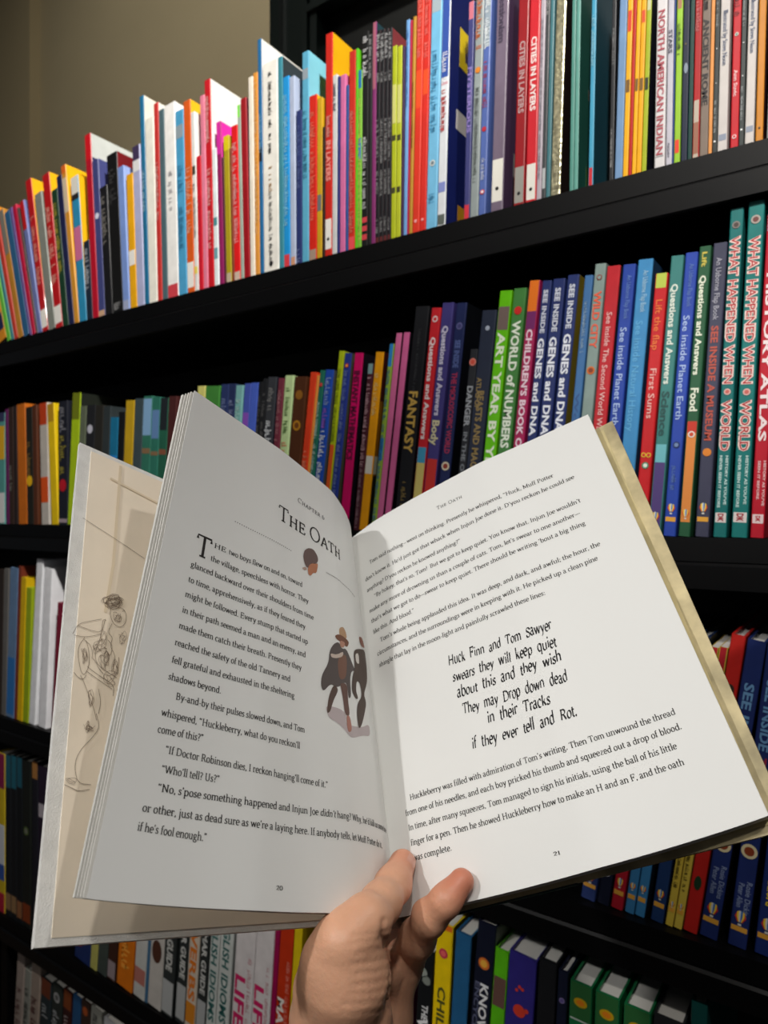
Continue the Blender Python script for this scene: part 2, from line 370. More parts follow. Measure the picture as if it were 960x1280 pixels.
top += [
 B(488.5,494.5,490.5,59,'#aab41c','olive lime paperback with black marks',bands=[(.46,.49,'#3a3a1c'),(.73,.76,'#3a3a1c'),(.2,.4,'#c4c470')],cov='#3a2440',dep=.2),
 B(494.5,500.5,497,59,'#b0b826','matching olive lime paperback',bands=[(.46,.49,'#3a3a1c'),(.73,.76,'#3a3a1c'),(.2,.4,'#c4c470')],cov='#3a2440',dep=.2),
 B(500.5,504,501,60,'#3a2148','thin dark violet paperback',dep=.2),
 B(504,508.5,508,26,'#6c9cd0','thin light blue paperback',t=[('~',.05,.4,'#3c6ca8')],dep=.2),
 B(508.5,511,513,26,'#b0143c','very thin crimson book',dep=.2),
 B(511,515,516.5,22,'#b5852a','thin old gold paperback',t=[('~',.3,.6,'#7a4a1c')],dep=.2),
 B(515,524,522,-20,'#d3321f','taller red book with orange glow',t=[('~',.02,.3,'#f07a70')],bands=[(.35,.5,'#e04a1c')],dots=[(.95,.2,'#f0a0a0','#f0a0a0')],dep=.22),
 B(524,532,531,-21,'#cd2a1f','twin red book',t=[('~',.02,.3,'#f07a70')],bands=[(.35,.45,'#e04a1c')],dots=[(.95,.2,'#f0a0a0','#f0a0a0')],dep=.22),
 B(532,545.5,540.5,-30,'#6fb2d6','wide sky blue picture book',t=[('~',.3,.62,'#4a92bc',.55),('~',.85,.9,'#4a92bc',.5)],bands=[(.1,.15,'#9aa8b0')],dots=[(.74,.25,'#c8ccc8','#6a7a84')],dep=.24),
 B(546,556.5,554,-26,'#d2d6da','white book with blue upper spine',t=[('~',.3,.42,'#e8e8f0',.6),('~',.45,.62,'#c04848',.6)],bands=[(0,.4,'#2c4c9c'),(.42,.43,'#c8a0a8'),(.82,.86,'#7a86c0'),(.95,.99,'#58605a')],cov='#121c56',
   face=[(.1,.16,.45,.32,'#d4b81c'),(.16,.19,.38,.28,'#3a2a66'),(.2,.42,.5,.44,'#a02030'),(.08,.50,.32,.58,'#b8b4b0'),(.12,.88,.5,.99,'#b8841c')],dep=.22),
 B(579.5,587,586,4,'#3b3d72','indigo book with violet lettering',t=[('MYSTERIOUS',.3,.6,'#8a78b8')],bands=[(0,.08,'#c06a7a'),(.93,1,'#c82c3c')],dep=.22),
 B(587,597.5,596,-26,'#8b9494','pale grey book with orange top lettering',t=[('~',.05,.3,'#c86a3c'),('~',.45,.85,'#6a7270',.5)],dots=[(.385,.33,'#d07c20','#d07c20')],dep=.22),
 B(597.5,607,606,-30,'#4f64a4','blue wrapped book with red lettering',t=[('~',.1,.3,'#e8eef0'),('~',.36,.56,'#a04868'),('~',.76,.85,'#b8c0d8',.5)],dots=[(.9,.3,'#c83c3c','#d8d8e0'),(.64,.3,'#b02838','#b02838')],bands=[(0,.3,'#8a98a4')],dep=.22),
 B(613,628.5,622,-26,'#6f6173','broad mauve book with white foot',t=[('Impressionism',.0,.28,'#3e3448',.5)],bands=[(.775,.955,'#dcd9cf')],dots=[(.9,.14,'#202020','#202020')],cov='#43304a',
   face=[(.12,.27,.5,.42,'#b8681c'),(.2,.47,.5,.66,'#b8681c'),(.1,.72,.98,.82,'#6e6e6a'),(.1,.82,.98,.985,'#161616'),(.3,.03,1,.16,'#8a7262')],dep=.22),
 B(641.5,655,649.5,-30,'#8e1018','darker red book lettered CITIES IN LAYERS',t=[('CITIES IN LAYERS',.29,.60,'#b09090',.5)],bands=[(.83,.985,'#8f8d86')],dots=[(.945,.15,'#202020','#202020')],dep=.22),  # dim copy of the next book: shade put into spine, foot and lettering colours
 B(656.5,670,663.5,-32,'#c11c28','brighter red book lettered CITIES IN LAYERS',t=[('CITIES IN LAYERS',.28,.60,'#e4d8d4',.5)],bands=[(.83,.985,'#d8d5cc')],dots=[(.94,.15,'#202020','#202020')],dep=.22),
 B(670,676.5,675,-30,'#a89ea8','narrow pale grey mauve book',t=[('~',.2,.9,'#7a7480',.5)],dep=.22),
 B(676.5,682,681,-30,'#3c3f42','charcoal book with white foot',t=[('~',.02,.18,'#a8a8a8')],bands=[(.86,.95,'#a8acae')],dep=.22),
 B(682,687.5,686.5,-28,'#3f7078','thin dusty teal book',dep=.22),
 B(687.5,700.5,696.5,-34,'#c9c2a0','glittering gold and silver foil book',foil=1,cov='#180c0a',dep=.22),
 B(711.5,717,716,-34,'#4f8a7e','pale jade book',dep=.22,s='first jade one'),
 B(717,722.5,721.5,-34,'#5c968a','second pale jade book',cov='#17483e',face=[(.12,.48,.4,.53,'#5a3428'),(.1,.85,.8,.99,'#2c5020')],dep=.22,s='second jade one'),
 B(735,741.5,740.5,-36,'#3f94b4','turquoise book with red foot label',t=[('~',.2,.45,'#8ac4d8')],bands=[(.91,.995,'#b81c28')],cov='#123c48',dep=.22),
 B(761,767,766,-36,'#26272a','narrow charcoal book with white lettering',t=[('~',.27,.45,'#8a8a8a',.45),('~',.75,.93,'#a0a0a0',.45)],cov='#101114',dep=.22),
 B(768,778,776,-36,'#6b8bb0','dusty blue book with plain spine',dep=.22),
 B(778,785,777.5,-34,'#e0a40c','yellow book with red upper spine',bands=[(0,.12,'#8a6a1c'),(.2,.3,'#c83414'),(.53,.59,'#6a4a14')],dep=.22,s='yellow and red one'),
 B(785,789.5,785,-34,'#b01c10','narrow bright red book',dep=.22),
 B(789.5,795,789.5,-34,'#e2a60e','first plain yellow book',bands=[(.53,.59,'#6a4a14')],dep=.22,s='first yellow one'),
 B(795,801.5,795.5,-34,'#dfa00e','second yellow book with dark square',bands=[(0,.12,'#a8861c'),(.2,.26,'#c84414'),(.53,.59,'#6a4a14')],dep=.22,s='second yellow one'),
 B(801.5,808,803,-34,'#9ba81c','yellow green book with black square',bands=[(0,.2,'#b8b890'),(.53,.59,'#20240c')],cov='#0c0d1c',dep=.22),
 B(817.5,831,822,-34,'#c9c5c6','broad white book lettered NORTH AMERICAN INDIAN',t=[('NORTH AMERICAN INDIAN',.2,.93,'#a04a54',.62)],bands=[(0,.1,'#b0b0b0'),(.935,.94,'#808080')],dep=.22),
 B(832,840,836,-34,'#b5b2bc','pale grey book with black lettering',t=[('STARS',.3,.42,'#3c3c4c',.6),('~',.88,.95,'#3c3c4c',.4)],dep=.22),
 B(840,842,843.5,-34,'#1c3c7c','very thin blue book',dep=.22),
 B(842,850,847,-30,'#8cb82c','lime green book with red emblem',t=[('~',.25,.42,'#3a4a1c')],bands=[(0,.18,'#9a6a4a'),(.87,.94,'#d03418')],dep=.22),
 B(850.5,859,855,-30,'#141d33','midnight blue book with pale shapes',dots=[(.5,.3,'#7a8694','#7a8694',.6,3),(.37,.15,'#6a5a34','#6a5a34')],dep=.22),
 B(859,865,864,-30,'#0c3832','dark green book with plain spine',dep=.22),
 B(865,874,869.5,-30,'#a01418','red book with cream foot',t=[('~',.1,.3,'#c87070')],bands=[(.68,1,'#a89c8c'),(.8,.97,'#8a5a44')],dep=.22),
 B(874,885,878.5,-32,'#75675c','brown book lettered ANCIENT ROME',t=[('ANCIENT ROME',.25,.72,'#1e1616',.7),('~',.05,.2,'#2a2020',.7)],dep=.22),
 B(885,890,888.5,-32,'#d08a48','thin peach orange book',dep=.22),
 B(890,896.5,893,-32,'#2e3332','charcoal book with white dots',t=[('~',.1,.3,'#8a8e8e',.5),('~',.7,.88,'#9a9e9e',.5)],dots=[(.42,.13,'#d0d0d0','#d0d0d0'),(.61,.13,'#d0d0d0','#d0d0d0'),(.93,.22,'#e0e0e0','#e0e0e0')],dep=.22,s='charcoal dotted one'),
 B(896.5,909,902,-34,'#bdb7b3','pale grey book lettered Illustrated by',t=[('Illustrated by Steve Noon',.22,.52,'#54607a',.5,.55,'n')],bands=[(.9,.935,'#7c8494')],dep=.22,s='pale Illustrated one'),
 B(912.5,923,918,-32,'#b5101f','red book with round white emblem',t=[('~',.05,.24,'#7a0c14',.7),('Ann Suvic',.55,.7,'#d8a8a8',.45)],dots=[(.93,.28,'#dcc8c8','#b5101f'),(.35,.24,'#c8ccc4','#4c7060')],dep=.22),
 B(923,930,928,-32,'#303635','second charcoal book with white dots',t=[('~',.1,.3,'#8a8e8e',.5),('~',.65,.85,'#9a9e9e',.5)],dots=[(.4,.13,'#d0d0d0','#d0d0d0'),(.59,.13,'#d0d0d0','#d0d0d0'),(.9,.22,'#e0e0e0','#e0e0e0')],dep=.22,s='second charcoal one'),
 B(930.5,942.5,937,-34,'#bcb6b2','second pale book lettered Illustrated by',t=[('Illustrated by Steve Noon',.16,.47,'#54607a',.5,.55,'n')],bands=[(.89,.925,'#7c8494')],dep=.22),
 B(944,954,950,-34,'#bb7717','amber orange book',t=[('~',.08,.16,'#6a4410',.6)],dots=[(.915,.15,'#3a2808','#3a2808')],cov='#3c1414',dep=.22),
 B(958,972,966,-34,'#8f908c','grey book cut by the right edge',dep=.22),
]
row('top', 'top shelf', .702, SHZ[0], top, 'b')

GB = dict(balloon=.90)
sec_l = [
 B(-4,6,.0,517,'#4d8a84','teal book with yellow and white patches',bands=[(0,.08,'#2c3050'),(.12,.42,'#c89a18'),(.72,.99,'#c8c8c8')]),
 B(6,10,-.01,512,'#5a1650','thin purple book'),
 B(10,16,-.01,510,'#30201a','dark umber book',t=[('~',.5,.7,'#7a7a70')]),
 B(16,20.5,-.01,508,'#241a18','blackish brown book'),
 B(20.5,31,-.02,506.5,'#b55f12','burnt orange book'),
 B(31,39,-.015,510,'#1d1c16','black book with tan lettering',t=[('~',.3,.55,'#8a6a34')],dots=[(.63,.45,'#d8a80c','#d8a80c')]),
 B(39,44.5,-.015,507,'#4e2714','rust brown book'),
 B(49,58.5,-.02,505,'#b3aca4','white book with two orange bands',bands=[(0,.18,'#b2380f'),(.61,.82,'#cc4c12')]),
 B(58.5,67,-.04,506,'#d8b60c','bright yellow book',bands=[(0,.15,'#b08614')]),
 B(69,80,-.0,503,'#1a1c26','dark navy book with gold lettering',t=[('~',.05,.25,'#7a7a80',.7),('~',.28,.6,'#8c8234',.7)],dots=[(.68,.4,'#b01424','#b01424')],bands=[(.95,.98,'#9a8a90')]),
 B(83,93,.04,494,'#a0bc14','lime green book',cov='#1c201a',bands=[(0,.2,'#6a7410')]),
 B(98,106,.03,509,'#5b6350','grey green book'),
 B(106,117,.02,508,'#1e1f22','black book with white spot',dots=[(.2,.3,'#b8b8c4','#b8b8c4')]),
 B(117,127,.02,508,'#26241f','dark taupe book'),
 B(127,136,.02,509,'#2d3436','dark slate book'),
 B(136,146,.02,523,'#17688c','short blue book with bright lower half',bands=[(.35,.8,'#2178c0')]),
 B(146,154,.02,516,'#101214','plain black book'),
 B(154,165,.04,502.5,'#b8951a','old gold yellow book'),
 B(165,176,.02,500,'#3a474c','broad slate grey book'),
 B(176,187,.02,497,'#2e6a58','green book with pale blue top',bands=[(.02,.3,'#7aa0c4'),(.4,.44,'#7a6044')]),
 B(187,197,.02,498,'#2b6a5a','second green and blue book',bands=[(.1,.32,'#5a7ca8'),(.42,.45,'#7a6044')]),
 B(197,207,.02,499,'#225844','third green book with dark top',bands=[(0,.25,'#1c2226'),(.4,.44,'#7a4a34')]),
 B(207,217,.03,497,'#44201f','maroon book',),
]
sec_c = [
 B(247,257,.05,484,'#c4bf6c','pale yellow book'),
 B(257,275,.05,485,'#3c7a34','broad leaf green book'),
 B(276,286,.06,482,'#26325c','first navy wrapped book',t=[('~',.1,.8,'#6a78a0')],s='first navy one'),
 B(286.5,295,.06,481,'#222c50','second navy wrapped book',t=[('~',.1,.8,'#7a84a8')],s='second navy one'),
 B(295,304,.06,483,'#6fa3a0','pale teal book',t=[('~',.1,.8,'#a0c4c0')]),
 B(304.5,313,.07,481,'#3f50a0','cobalt book with violet patch',bands=[(.2,.3,'#7a48a8')]),
 B(313.5,322.5,.07,480,'#425ab4','cornflower blue book'),
 B(323,328.5,.07,478,'#17181b','thin black book with grey lettering',t=[('~',.1,.8,'#5c5c5c')]),
 B(329,334.5,.07,474,'#1b1c1f','second thin black book',t=[('~',.1,.8,'#5c5c5c')]),
 B(335,346,.075,473,'#33353a','dark grey book with white lettering',t=[('~',.05,.22,'#7a7a7a'),('~',.27,.8,'#c4c8cc',.7)],cov='#1a1c28'),
 B(348,355.5,.075,474,'#6b2c3a','wine red book',t=[('~',.08,.8,'#a06a70')]),
 B(356.5,367.5,.075,471,'#b4cc94','pale green book with red lettering',t=[('~',.08,.4,'#6a8a50',.5),('~',.42,.6,'#c85a44',.6)]),
 B(368.5,384,.08,473,'#4a2814','broad brown book with golden pictures',dots=[(.12,.3,'#8a5a1c','#8a5a1c'),(.32,.32,'#b07a1c','#6a3c14')],s='brown picture one'),
 B(386.5,395,.1,467,'#d23c1c','vermilion book',t=[('~',.5,.95,'#e08060')]),
 B(395.5,399,.1,470,'#dc8c3c','thin orange edged book'),
 B(399.5,405.5,.1,464,'#1f6654','green book with white lettering',t=[('~',.2,.95,'#b4d0c4')],dots=[(.09,.35,'#c83c3c','#c83c3c')]),
 B(407,417.5,.1,464,'#1e48a8','royal blue book with white lettering',t=[('~',.05,.22,'#8aa0d0'),('~',.24,.36,'#8a5ac0'),('~',.38,.8,'#dce4f0')],cov='#4a4c50'),
 B(424,430.5,.1,440,'#a8b814','lime yellow book with red lower half',t=[('~',.1,.5,'#7a8c10')],bands=[(.52,.9,'#d0541c')]),
 B(431,440,.1,443,'#26388c','navy blue book with pale lettering',t=[('~',.1,.95,'#7a8cc0',.45)],dots=[(.07,.25,'#c03030','#f0a030')],cov='#4a4a38'),
 B(443.5,454.5,.09,443,'#cc0660','magenta book lettered INSTANT MATHEMATICS',t=[('INSTANT MATHEMATICS',.1,.6,'#5a0a34',.62)],cov='#15101a'),
 B(460,467.5,.09,456,'#4a1e28','maroon book with white lettering',t=[('~',.08,.6,'#c8a0a8'),('~',.6,.98,'#9a7a84',.5)],bands=[(0,.06,'#7a9a9c')]),
 B(468,478.5,.095,442,'#e89c08','tall orange yellow book with white band',t=[('~',.12,.35,'#f4d080',.5)],bands=[(.58,.68,'#dcd8cc')],cov='#7a4c0c',face=[(0,.58,.5,.68,'#9a9a8c'),(0,0,.9,.27,'#3a0c10'),(0,.69,.9,1,'#141414')]),
 B(487,493,.1,431,'#94b43c','narrow multicoloured book, blue and lime',bands=[(0,.12,'#2480c8'),(.5,.62,'#2c80c0')],t=[('~',.14,.95,'#2c6ca0')]),
 B(494,501.5,.105,418,'#d56a9c','pink book',cov='#1a1014',s='first pink one'),
 B(504.5,512.5,.105,417,'#d4649a','matching pink book',cov='#121218'),
 B(519.5,537.5,.1,386,'#15161a','thick black book lettered FANTASY in gold',t=[('FANTASY',.375,.65,'#c4a04c',.6),('~',.1,.38,'#3c3c40',.2),('~',.78,.93,'#8a7440',.35)]),
 B(539.6,552,.1,387,'#c4202a','red book lettered Questions and Answers',t=[('Questions and Answers',.13,.585,'#e8dcdc',.5)],dots=[(.05,.28,'#e0d0d0','#c4202a')],bands=[(.62,.69,'#3c94b8'),(.69,1,'#c8b868')],s='red Questions one'),
 B(553,568,.1,381,'#3f3878','purple book lettered Questions and Answers Body',t=[('Questions and Answers',.10,.49,'#d0cce0',.45),('Body',.51,.62,'#d0c8a0',.6)],bands=[(.68,1,'#c02c24')],s='purple Body one'),
 B(571,584.5,.1,381,'#1a2450','navy book lettered THE MICROSCOPIC WORLD',t=[('SEE INSIDE',.16,.28,'#54649c',.5),('THE MICROSCOPIC WORLD',.30,.655,'#a02c50',.5)],dots=[(.71,.38,'#d8ccb0','#8a3428'),(.1,.3,'#5a5a8a','#3a3a6a')],cov='#0e1018'),
 B(588,598,.1,438,'#25272c','dark grey book lettered Danger',t=[('DANGER',.2,.42,'#9a9ea4',.7),('IN THE OCEAN',.45,.8,'#7a7e84',.5)],dots=[(.07,.45,'#d0786c','#c84c3c')]),
 B(600.5,619.5,.095,391,'#232a3c','dark slate book with gold lettering',t=[('ATLAS OF',.3,.44,'#8c7648',.3,.3),('BEASTS AND MAGIC',.36,.75,'#8c7648',.42)],dots=[(.08,.15,'#a0a8b8','#a0a8b8')],s='slate gold one'),
 B(625,641,.1,366,'#5fb800','bright green book lettered ART YEAR BY YEAR',t=[('ART YEAR BY YEAR',.17,.82,'#dfe8d0',.6)],bands=[(.065,.16,'#6a5a54')]),
 B(642.5,659,.1,363,'#3f7a3a','mid green book lettered WORLD of NUMBERS',t=[('WORLD of NUMBERS',.13,.65,'#dce4d4',.62)],dots=[(.09,.3,'#c02420','#c02420'),(.93,.3,'#d8e0d0','#2c5a2a')]),
 B(662,676,.1,353,'#a01c50','magenta book lettered CHILDRENS BOOK OF',t=[("CHILDREN'S BOOK OF",.19,.68,'#e4ccd8',.55)],bands=[(0,.12,'#d86c10'),(.12,.19,'#6a1c5c')]),
 B(678,690.5,.097,353,'#222f64','leftmost navy GENES and DNA book',t=[('SEE INSIDE',.035,.205,'#c8ccd8',.45),('GENES and DNA',.225,.61,'#dfe2ea',.62)],s='first GENES one'),
 B(691.5,707.5,.097,351,'#202d62','middle navy GENES and DNA book',t=[('SEE INSIDE',.035,.205,'#c8ccd8',.42),('GENES and DNA',.225,.61,'#dfe2ea',.56)],s='middle GENES one'),
 B(709.7,725,.097,346,'#223066','rightmost navy GENES and DNA book',t=[('SEE INSIDE',.035,.205,'#c8ccd8',.45),('GENES and DNA',.225,.60,'#dfe2ea',.6)],cov='#7a6a1c',s='last GENES one'),
 B(731,742,.095,346,'#3d6a9c','blue wrapped book',t=[('~',.1,.3,'#8aa8c4',.4),('World War',.45,.8,'#2c4c80',.5,.5,'n')]),
 B(744,758.5,.092,332,'#7f918c','grey green book lettered WILD CITY',t=[('WILD CITY',.10,.31,'#d8583c',.62)],dots=[(.05,.25,'#7c3c34','#7f918c'),(.39,.36,'#c8641c','#7c3418')]),
 B(759,776.5,.09,335,'#b6202a','red book lettered The Second World War',t=[('See inside The Second World War',.17,.62,'#e0b4b0',.4,.5,'n')],cov='#1c2a34'),
 B(779,795.5,.09,333,'#24419a','left blue book lettered See inside Planet Earth',t=[('An Usborne Flap Book',.04,.2,'#5a78b8',.35,.6,'n'),('See inside Planet Earth',.23,.59,'#a8bce0',.5,.5,'n')],s='left Planet one',**GB),
 B(798,817.5,.088,327,'#3d86ba','sky blue book lettered See inside',t=[('An Usborne Flap Book',.04,.19,'#9cc4dc',.35,.6,'n'),('See inside Natural History',.22,.62,'#5aa4d0',.45,.45,'n'),('~',.78,.86,'#2c5c84',.4)],cov='#1c3c5c',s='sky See one',**GB),
 B(819.5,836,.086,344,'#c01c22','red book lettered Lift the Flap First Sums',t=[('Lift the flap',.10,.29,'#e0702c',.5,.5,'n'),('First Sums',.36,.55,'#e0b0a8',.5,.5,'n')],bands=[(0,.055,'#b0c048')],dots=[(.69,.2,'#d8b82c','#c01c22',.3),(.69,.2,'#d8b82c','#c01c22',.7),(.73,.28,'#2c8060','#d8e0d0')],s='First Sums one'),
 B(839,855.5,.084,322,'#3c7c78','teal book lettered Questions Answers Science',t=[('Questions and Answers',.10,.455,'#d4dcd0',.5),('Science',.48,.64,'#1e4a48',.6)],bands=[(.67,.735,'#68b0b8'),(.735,1,'#4d3a74')],balloon=.93,stripe=0,s='Science one'),
 B(857,873.5,.08,318,'#2a46a4','right blue book lettered See inside Planet Earth',t=[('An Usborne Flap Book',.04,.19,'#5a78b8',.35,.6,'n'),('See inside Planet Earth',.22,.585,'#a8bce0',.5,.5,'n'),('~',.75,.84,'#5a78b8',.4)],dots=[(.675,.28,'#1c2c5c','#6a80a8')],s='right Planet one',**GB),
 B(874.5,890,.074,310,'#27573a','green book lettered Questions Answers Food',t=[('Lift',.02,.07,'#c0b048',.4),('Questions and Answers',.10,.44,'#dce0cc',.5),('Food',.485,.565,'#dce0cc',.65)],bands=[(.61,.95,'#d8843c'),(.60,.64,'#c0301c')],dots=[(.645,.3,'#e0d8d0','#c84c2c')],balloon=.92,stripe=0,s='Food one'),
 B(892,910,.064,306,'#3f4054','grey violet book lettered SEE INSIDE A MUSEUM',t=[('An Usborne Flap Book',.05,.26,'#a0a0ac',.4,.5,'n'),('SEE INSIDE A MUSEUM',.28,.67,'#b04c3c',.5)],dots=[(.71,.32,'#d8802c','#d8802c')],s='MUSEUM one',**GB),
 B(913,930.5,.053,263,'#176a68','left tall teal WHAT HAPPENED book',t=[('WHAT HAPPENED WHEN',.083,.532,'#e0c4bc',.70,.5,'x'),('WHAT HAPPENED WHEN',.085,.53,'#a80f1c',.60,.5,'n'),('WORLD',.578,.737,'#e0c4bc',.70,.5,'x'),('WORLD',.58,.735,'#a80f1c',.6,.5,'n'),("HISTORY AS YOU'VE",.75,.90,'#c0d8d4',.2,.75),('NEVER SEEN IT BEFORE',.75,.91,'#c0d8d4',.2,.3),('DK',.928,.952,'#a01c28',.42)],bands=[(.925,.955,'#d8ccc8')],dots=[(.05,.3,'#7a7470','#4a3c38'),(.555,.26,'#d0a8a0','#c06058')],s='left HAPPENED one'),
 B(936,957,.053,254,'#16716d','right tall teal WHAT HAPPENED book',t=[('WHAT HAPPENED WHEN',.103,.542,'#e0c4bc',.64,.5,'x'),('WHAT HAPPENED WHEN',.105,.54,'#a80f1c',.54,.5,'n'),('WORLD',.588,.742,'#e0c4bc',.64,.5,'x'),('WORLD',.59,.74,'#a80f1c',.54,.5,'n'),("HISTORY AS YOU'VE",.755,.90,'#c0d8d4',.18,.75),('NEVER SEEN IT BEFORE',.755,.91,'#c0d8d4',.18,.3),('DK',.928,.952,'#a01c28',.42)],bands=[(.925,.955,'#d8ccc8')],dots=[(.055,.3,'#a09890','#6a3c38'),(.565,.24,'#d0a8a0','#c06058')],s='right HAPPENED one'),
 B(959,977,.053,270,'#b3162a','red book lettered HISTORY ATLAS',t=[('HISTORY ATLAS',.18,.70,'#e4d4d4',.55),("HISTORY AS YOU'VE",.76,.90,'#e0b8b8',.18,.8),('SEEN IT BEFORE',.76,.88,'#e0b8b8',.18,.4),('DK',.932,.95,'#b3162a',.34)],bands=[(0,.05,'#6aa0c0'),(.927,.955,'#e0c8c8')]),
]
row('secl', 'second shelf', .702, SHZ[1], sec_l+sec_c, 't', d0=.2)

third_l = [
 B(-3,5,.02,712,'#2a211c','dark brown book',),
 B(5,11,.02,711,'#5c5a58','grey book',),
 B(11,21,.03,710,'#5a7494','dusty blue book with bright foot',bands=[(.6,.98,'#2864a0')]),
 B(22,26,.03,708,'#6a2c1c','thin brick red book'),
 B(26,32.5,.03,722,'#c8a40c','yellow book'),
 B(33,40,.03,735,'#8ea018','olive lime book'),
 B(46,54,.05,700,'#dfe0e4','tall white book',),
 B(56,65.5,.04,711,'#e4e4e8','broader white book with curved edge'),
 B(72,79,.05,754,'#7c1c34','crimson book',),
 B(80,92,.05,730,'#2b2a2c','black book beside the open cover'),
]
RX = .13
def R3(x0,x1,c,d,**k): return B(x0,x1,RX,1120,c,d,**k)
third_r = [
 R3(727,745,'#2c3c70','navy book with white foot',t=[('~',.6,.85,'#a8b0c8',.5)],s='white-footed one',**GB),
 R3(747,762,'#171c30','black book with white star',dots=[(.87,.25,'#d0d0d8','#d0d0d8')]),
 R3(764,779,'#b01c2c','crimson book with pale stripe',t=[('~',.1,.75,'#d08088',.4)],**GB),
 R3(781,793,'#3a7cae','first sky blue book',t=[('~',.3,.8,'#7ab0d0',.4)],s='first sky one',**GB),
 R3(793.5,806,'#3a80b4','second sky blue book',t=[('~',.3,.8,'#7ab0d0',.4)],s='second sky one',cov='#1c2c40',**GB),
 R3(813,829,'#1f3a68','deep blue book with orange stripe',**GB),
 R3(831,841,'#d6ba44','yellow book with red top',t=[('~',.72,.86,'#6a5a20',.5)],bands=[(0,.35,'#b8202c')],s='first yellow one',balloon=.92),
 R3(841.5,852,'#d8be4a','second yellow book with red top',bands=[(0,.35,'#b4202a')],t=[('~',.72,.86,'#6a5a20',.5)],s='second yellow one',balloon=.92),
 R3(853,871,'#c3251f','red book with green tree',t=[('Queen',.6,.72,'#e8a8a0',.5,.5,'n')],s='red tree one',dots=[(.18,.3,'#3a2c24','#3a2c24',.5,1.6),(.83,.26,'#1c3c24','#1c3c24',.5,2.2)]),
 R3(873,896,'#202f68','navy SEE INSIDE book with cream circle',t=[('SEE INSIDE',.14,.42,'#6a98c4',.5),('Rosie Dickins',.75,.86,'#8a98b8',.3,.75,'n'),('Peter Allen',.76,.85,'#8a98b8',.3,.35,'n')],dots=[(.68,.44,'#d8caa0','#8a3c20')],cov='#080a14',s='navy circle one',**GB),
 R3(908,932,'#202e66','second navy SEE INSIDE book with cream circle',t=[('SEE INSIDE',.12,.35,'#6a98c4',.5),('THE WORLD',.37,.58,'#a02c40',.5),('Rosie Dickins',.78,.90,'#8a98b8',.3,.75,'n'),('Peter Allen',.79,.87,'#8a98b8',.3,.35,'n')],dots=[(.68,.44,'#d8caa0','#8a3c20')],cov='#080a14',s='second circle one',**GB),
 R3(941,966,'#1b2d6a','navy book with yellow lettering',t=[('& Tim Bradford',.64,.84,'#d8c020',.4)],**GB),
]
TT = {727:829,747:828,764:797,781:797,793.5:797,813:800,831:810,841.5:810,853:795,873:802,908:804,941:806}
for e in third_r:
    x_ = e['p'][0]; e['yr'] = 1115+(x_-727)*.42
    e['p'] = (x_, e['p'][1], .12 if x_ > 935 else .125 if x_ > 900 else .165 if x_ > 825 else .15, TT[x_])
row('thl', 'third shelf', .704, SHZ[2], third_l, 't')
row('thr', 'third shelf', .708, SHZ[2], third_r, 't', yref=1120, first='just under the open book')

fourth_l = [
 B(-4,6,.0,940,'#b8a020','yellow book with red and blue foot',bands=[(0,.22,'#7a1c44'),(.45,.7,'#b8bcc4'),(.7,.8,'#2c4c94'),(.88,1,'#a01c34')]),
 B(6.5,13.5,.0,943,'#17191c','first black book with teal top',bands=[(0,.2,'#1c5464'),(.86,.96,'#8a6a48')],s='first black one'),
 B(14,20.5,.0,944,'#16181b','second black book with teal top',bands=[(0,.2,'#1e5868'),(.86,.96,'#8a6a48')],s='second black one'),
 B(21,27.5,.0,946,'#14171a','third black book with teal top',bands=[(0,.18,'#1c5060'),(.87,.97,'#8a5a38')],s='third black one'),
 B(28,38,.0,950,'#1a1d1a','black book with green spot',dots=[(.42,.3,'#4a5c30','#6a6a60')],bands=[(.86,.97,'#7a3414')]),
 B(40,47,.0,951,'#1c1c24','dark book with tan top',bands=[(0,.1,'#9a6a38')]),
 B(48,58,.0,957,'#261c2c','dark plum book with pale label',bands=[(.22,.3,'#a8a0a8')]),
]
R4 = 1220
def M4(x0,x1,c,d,k=.06,**kk): return B(x0,x1,k,1000,c,d,**kk)
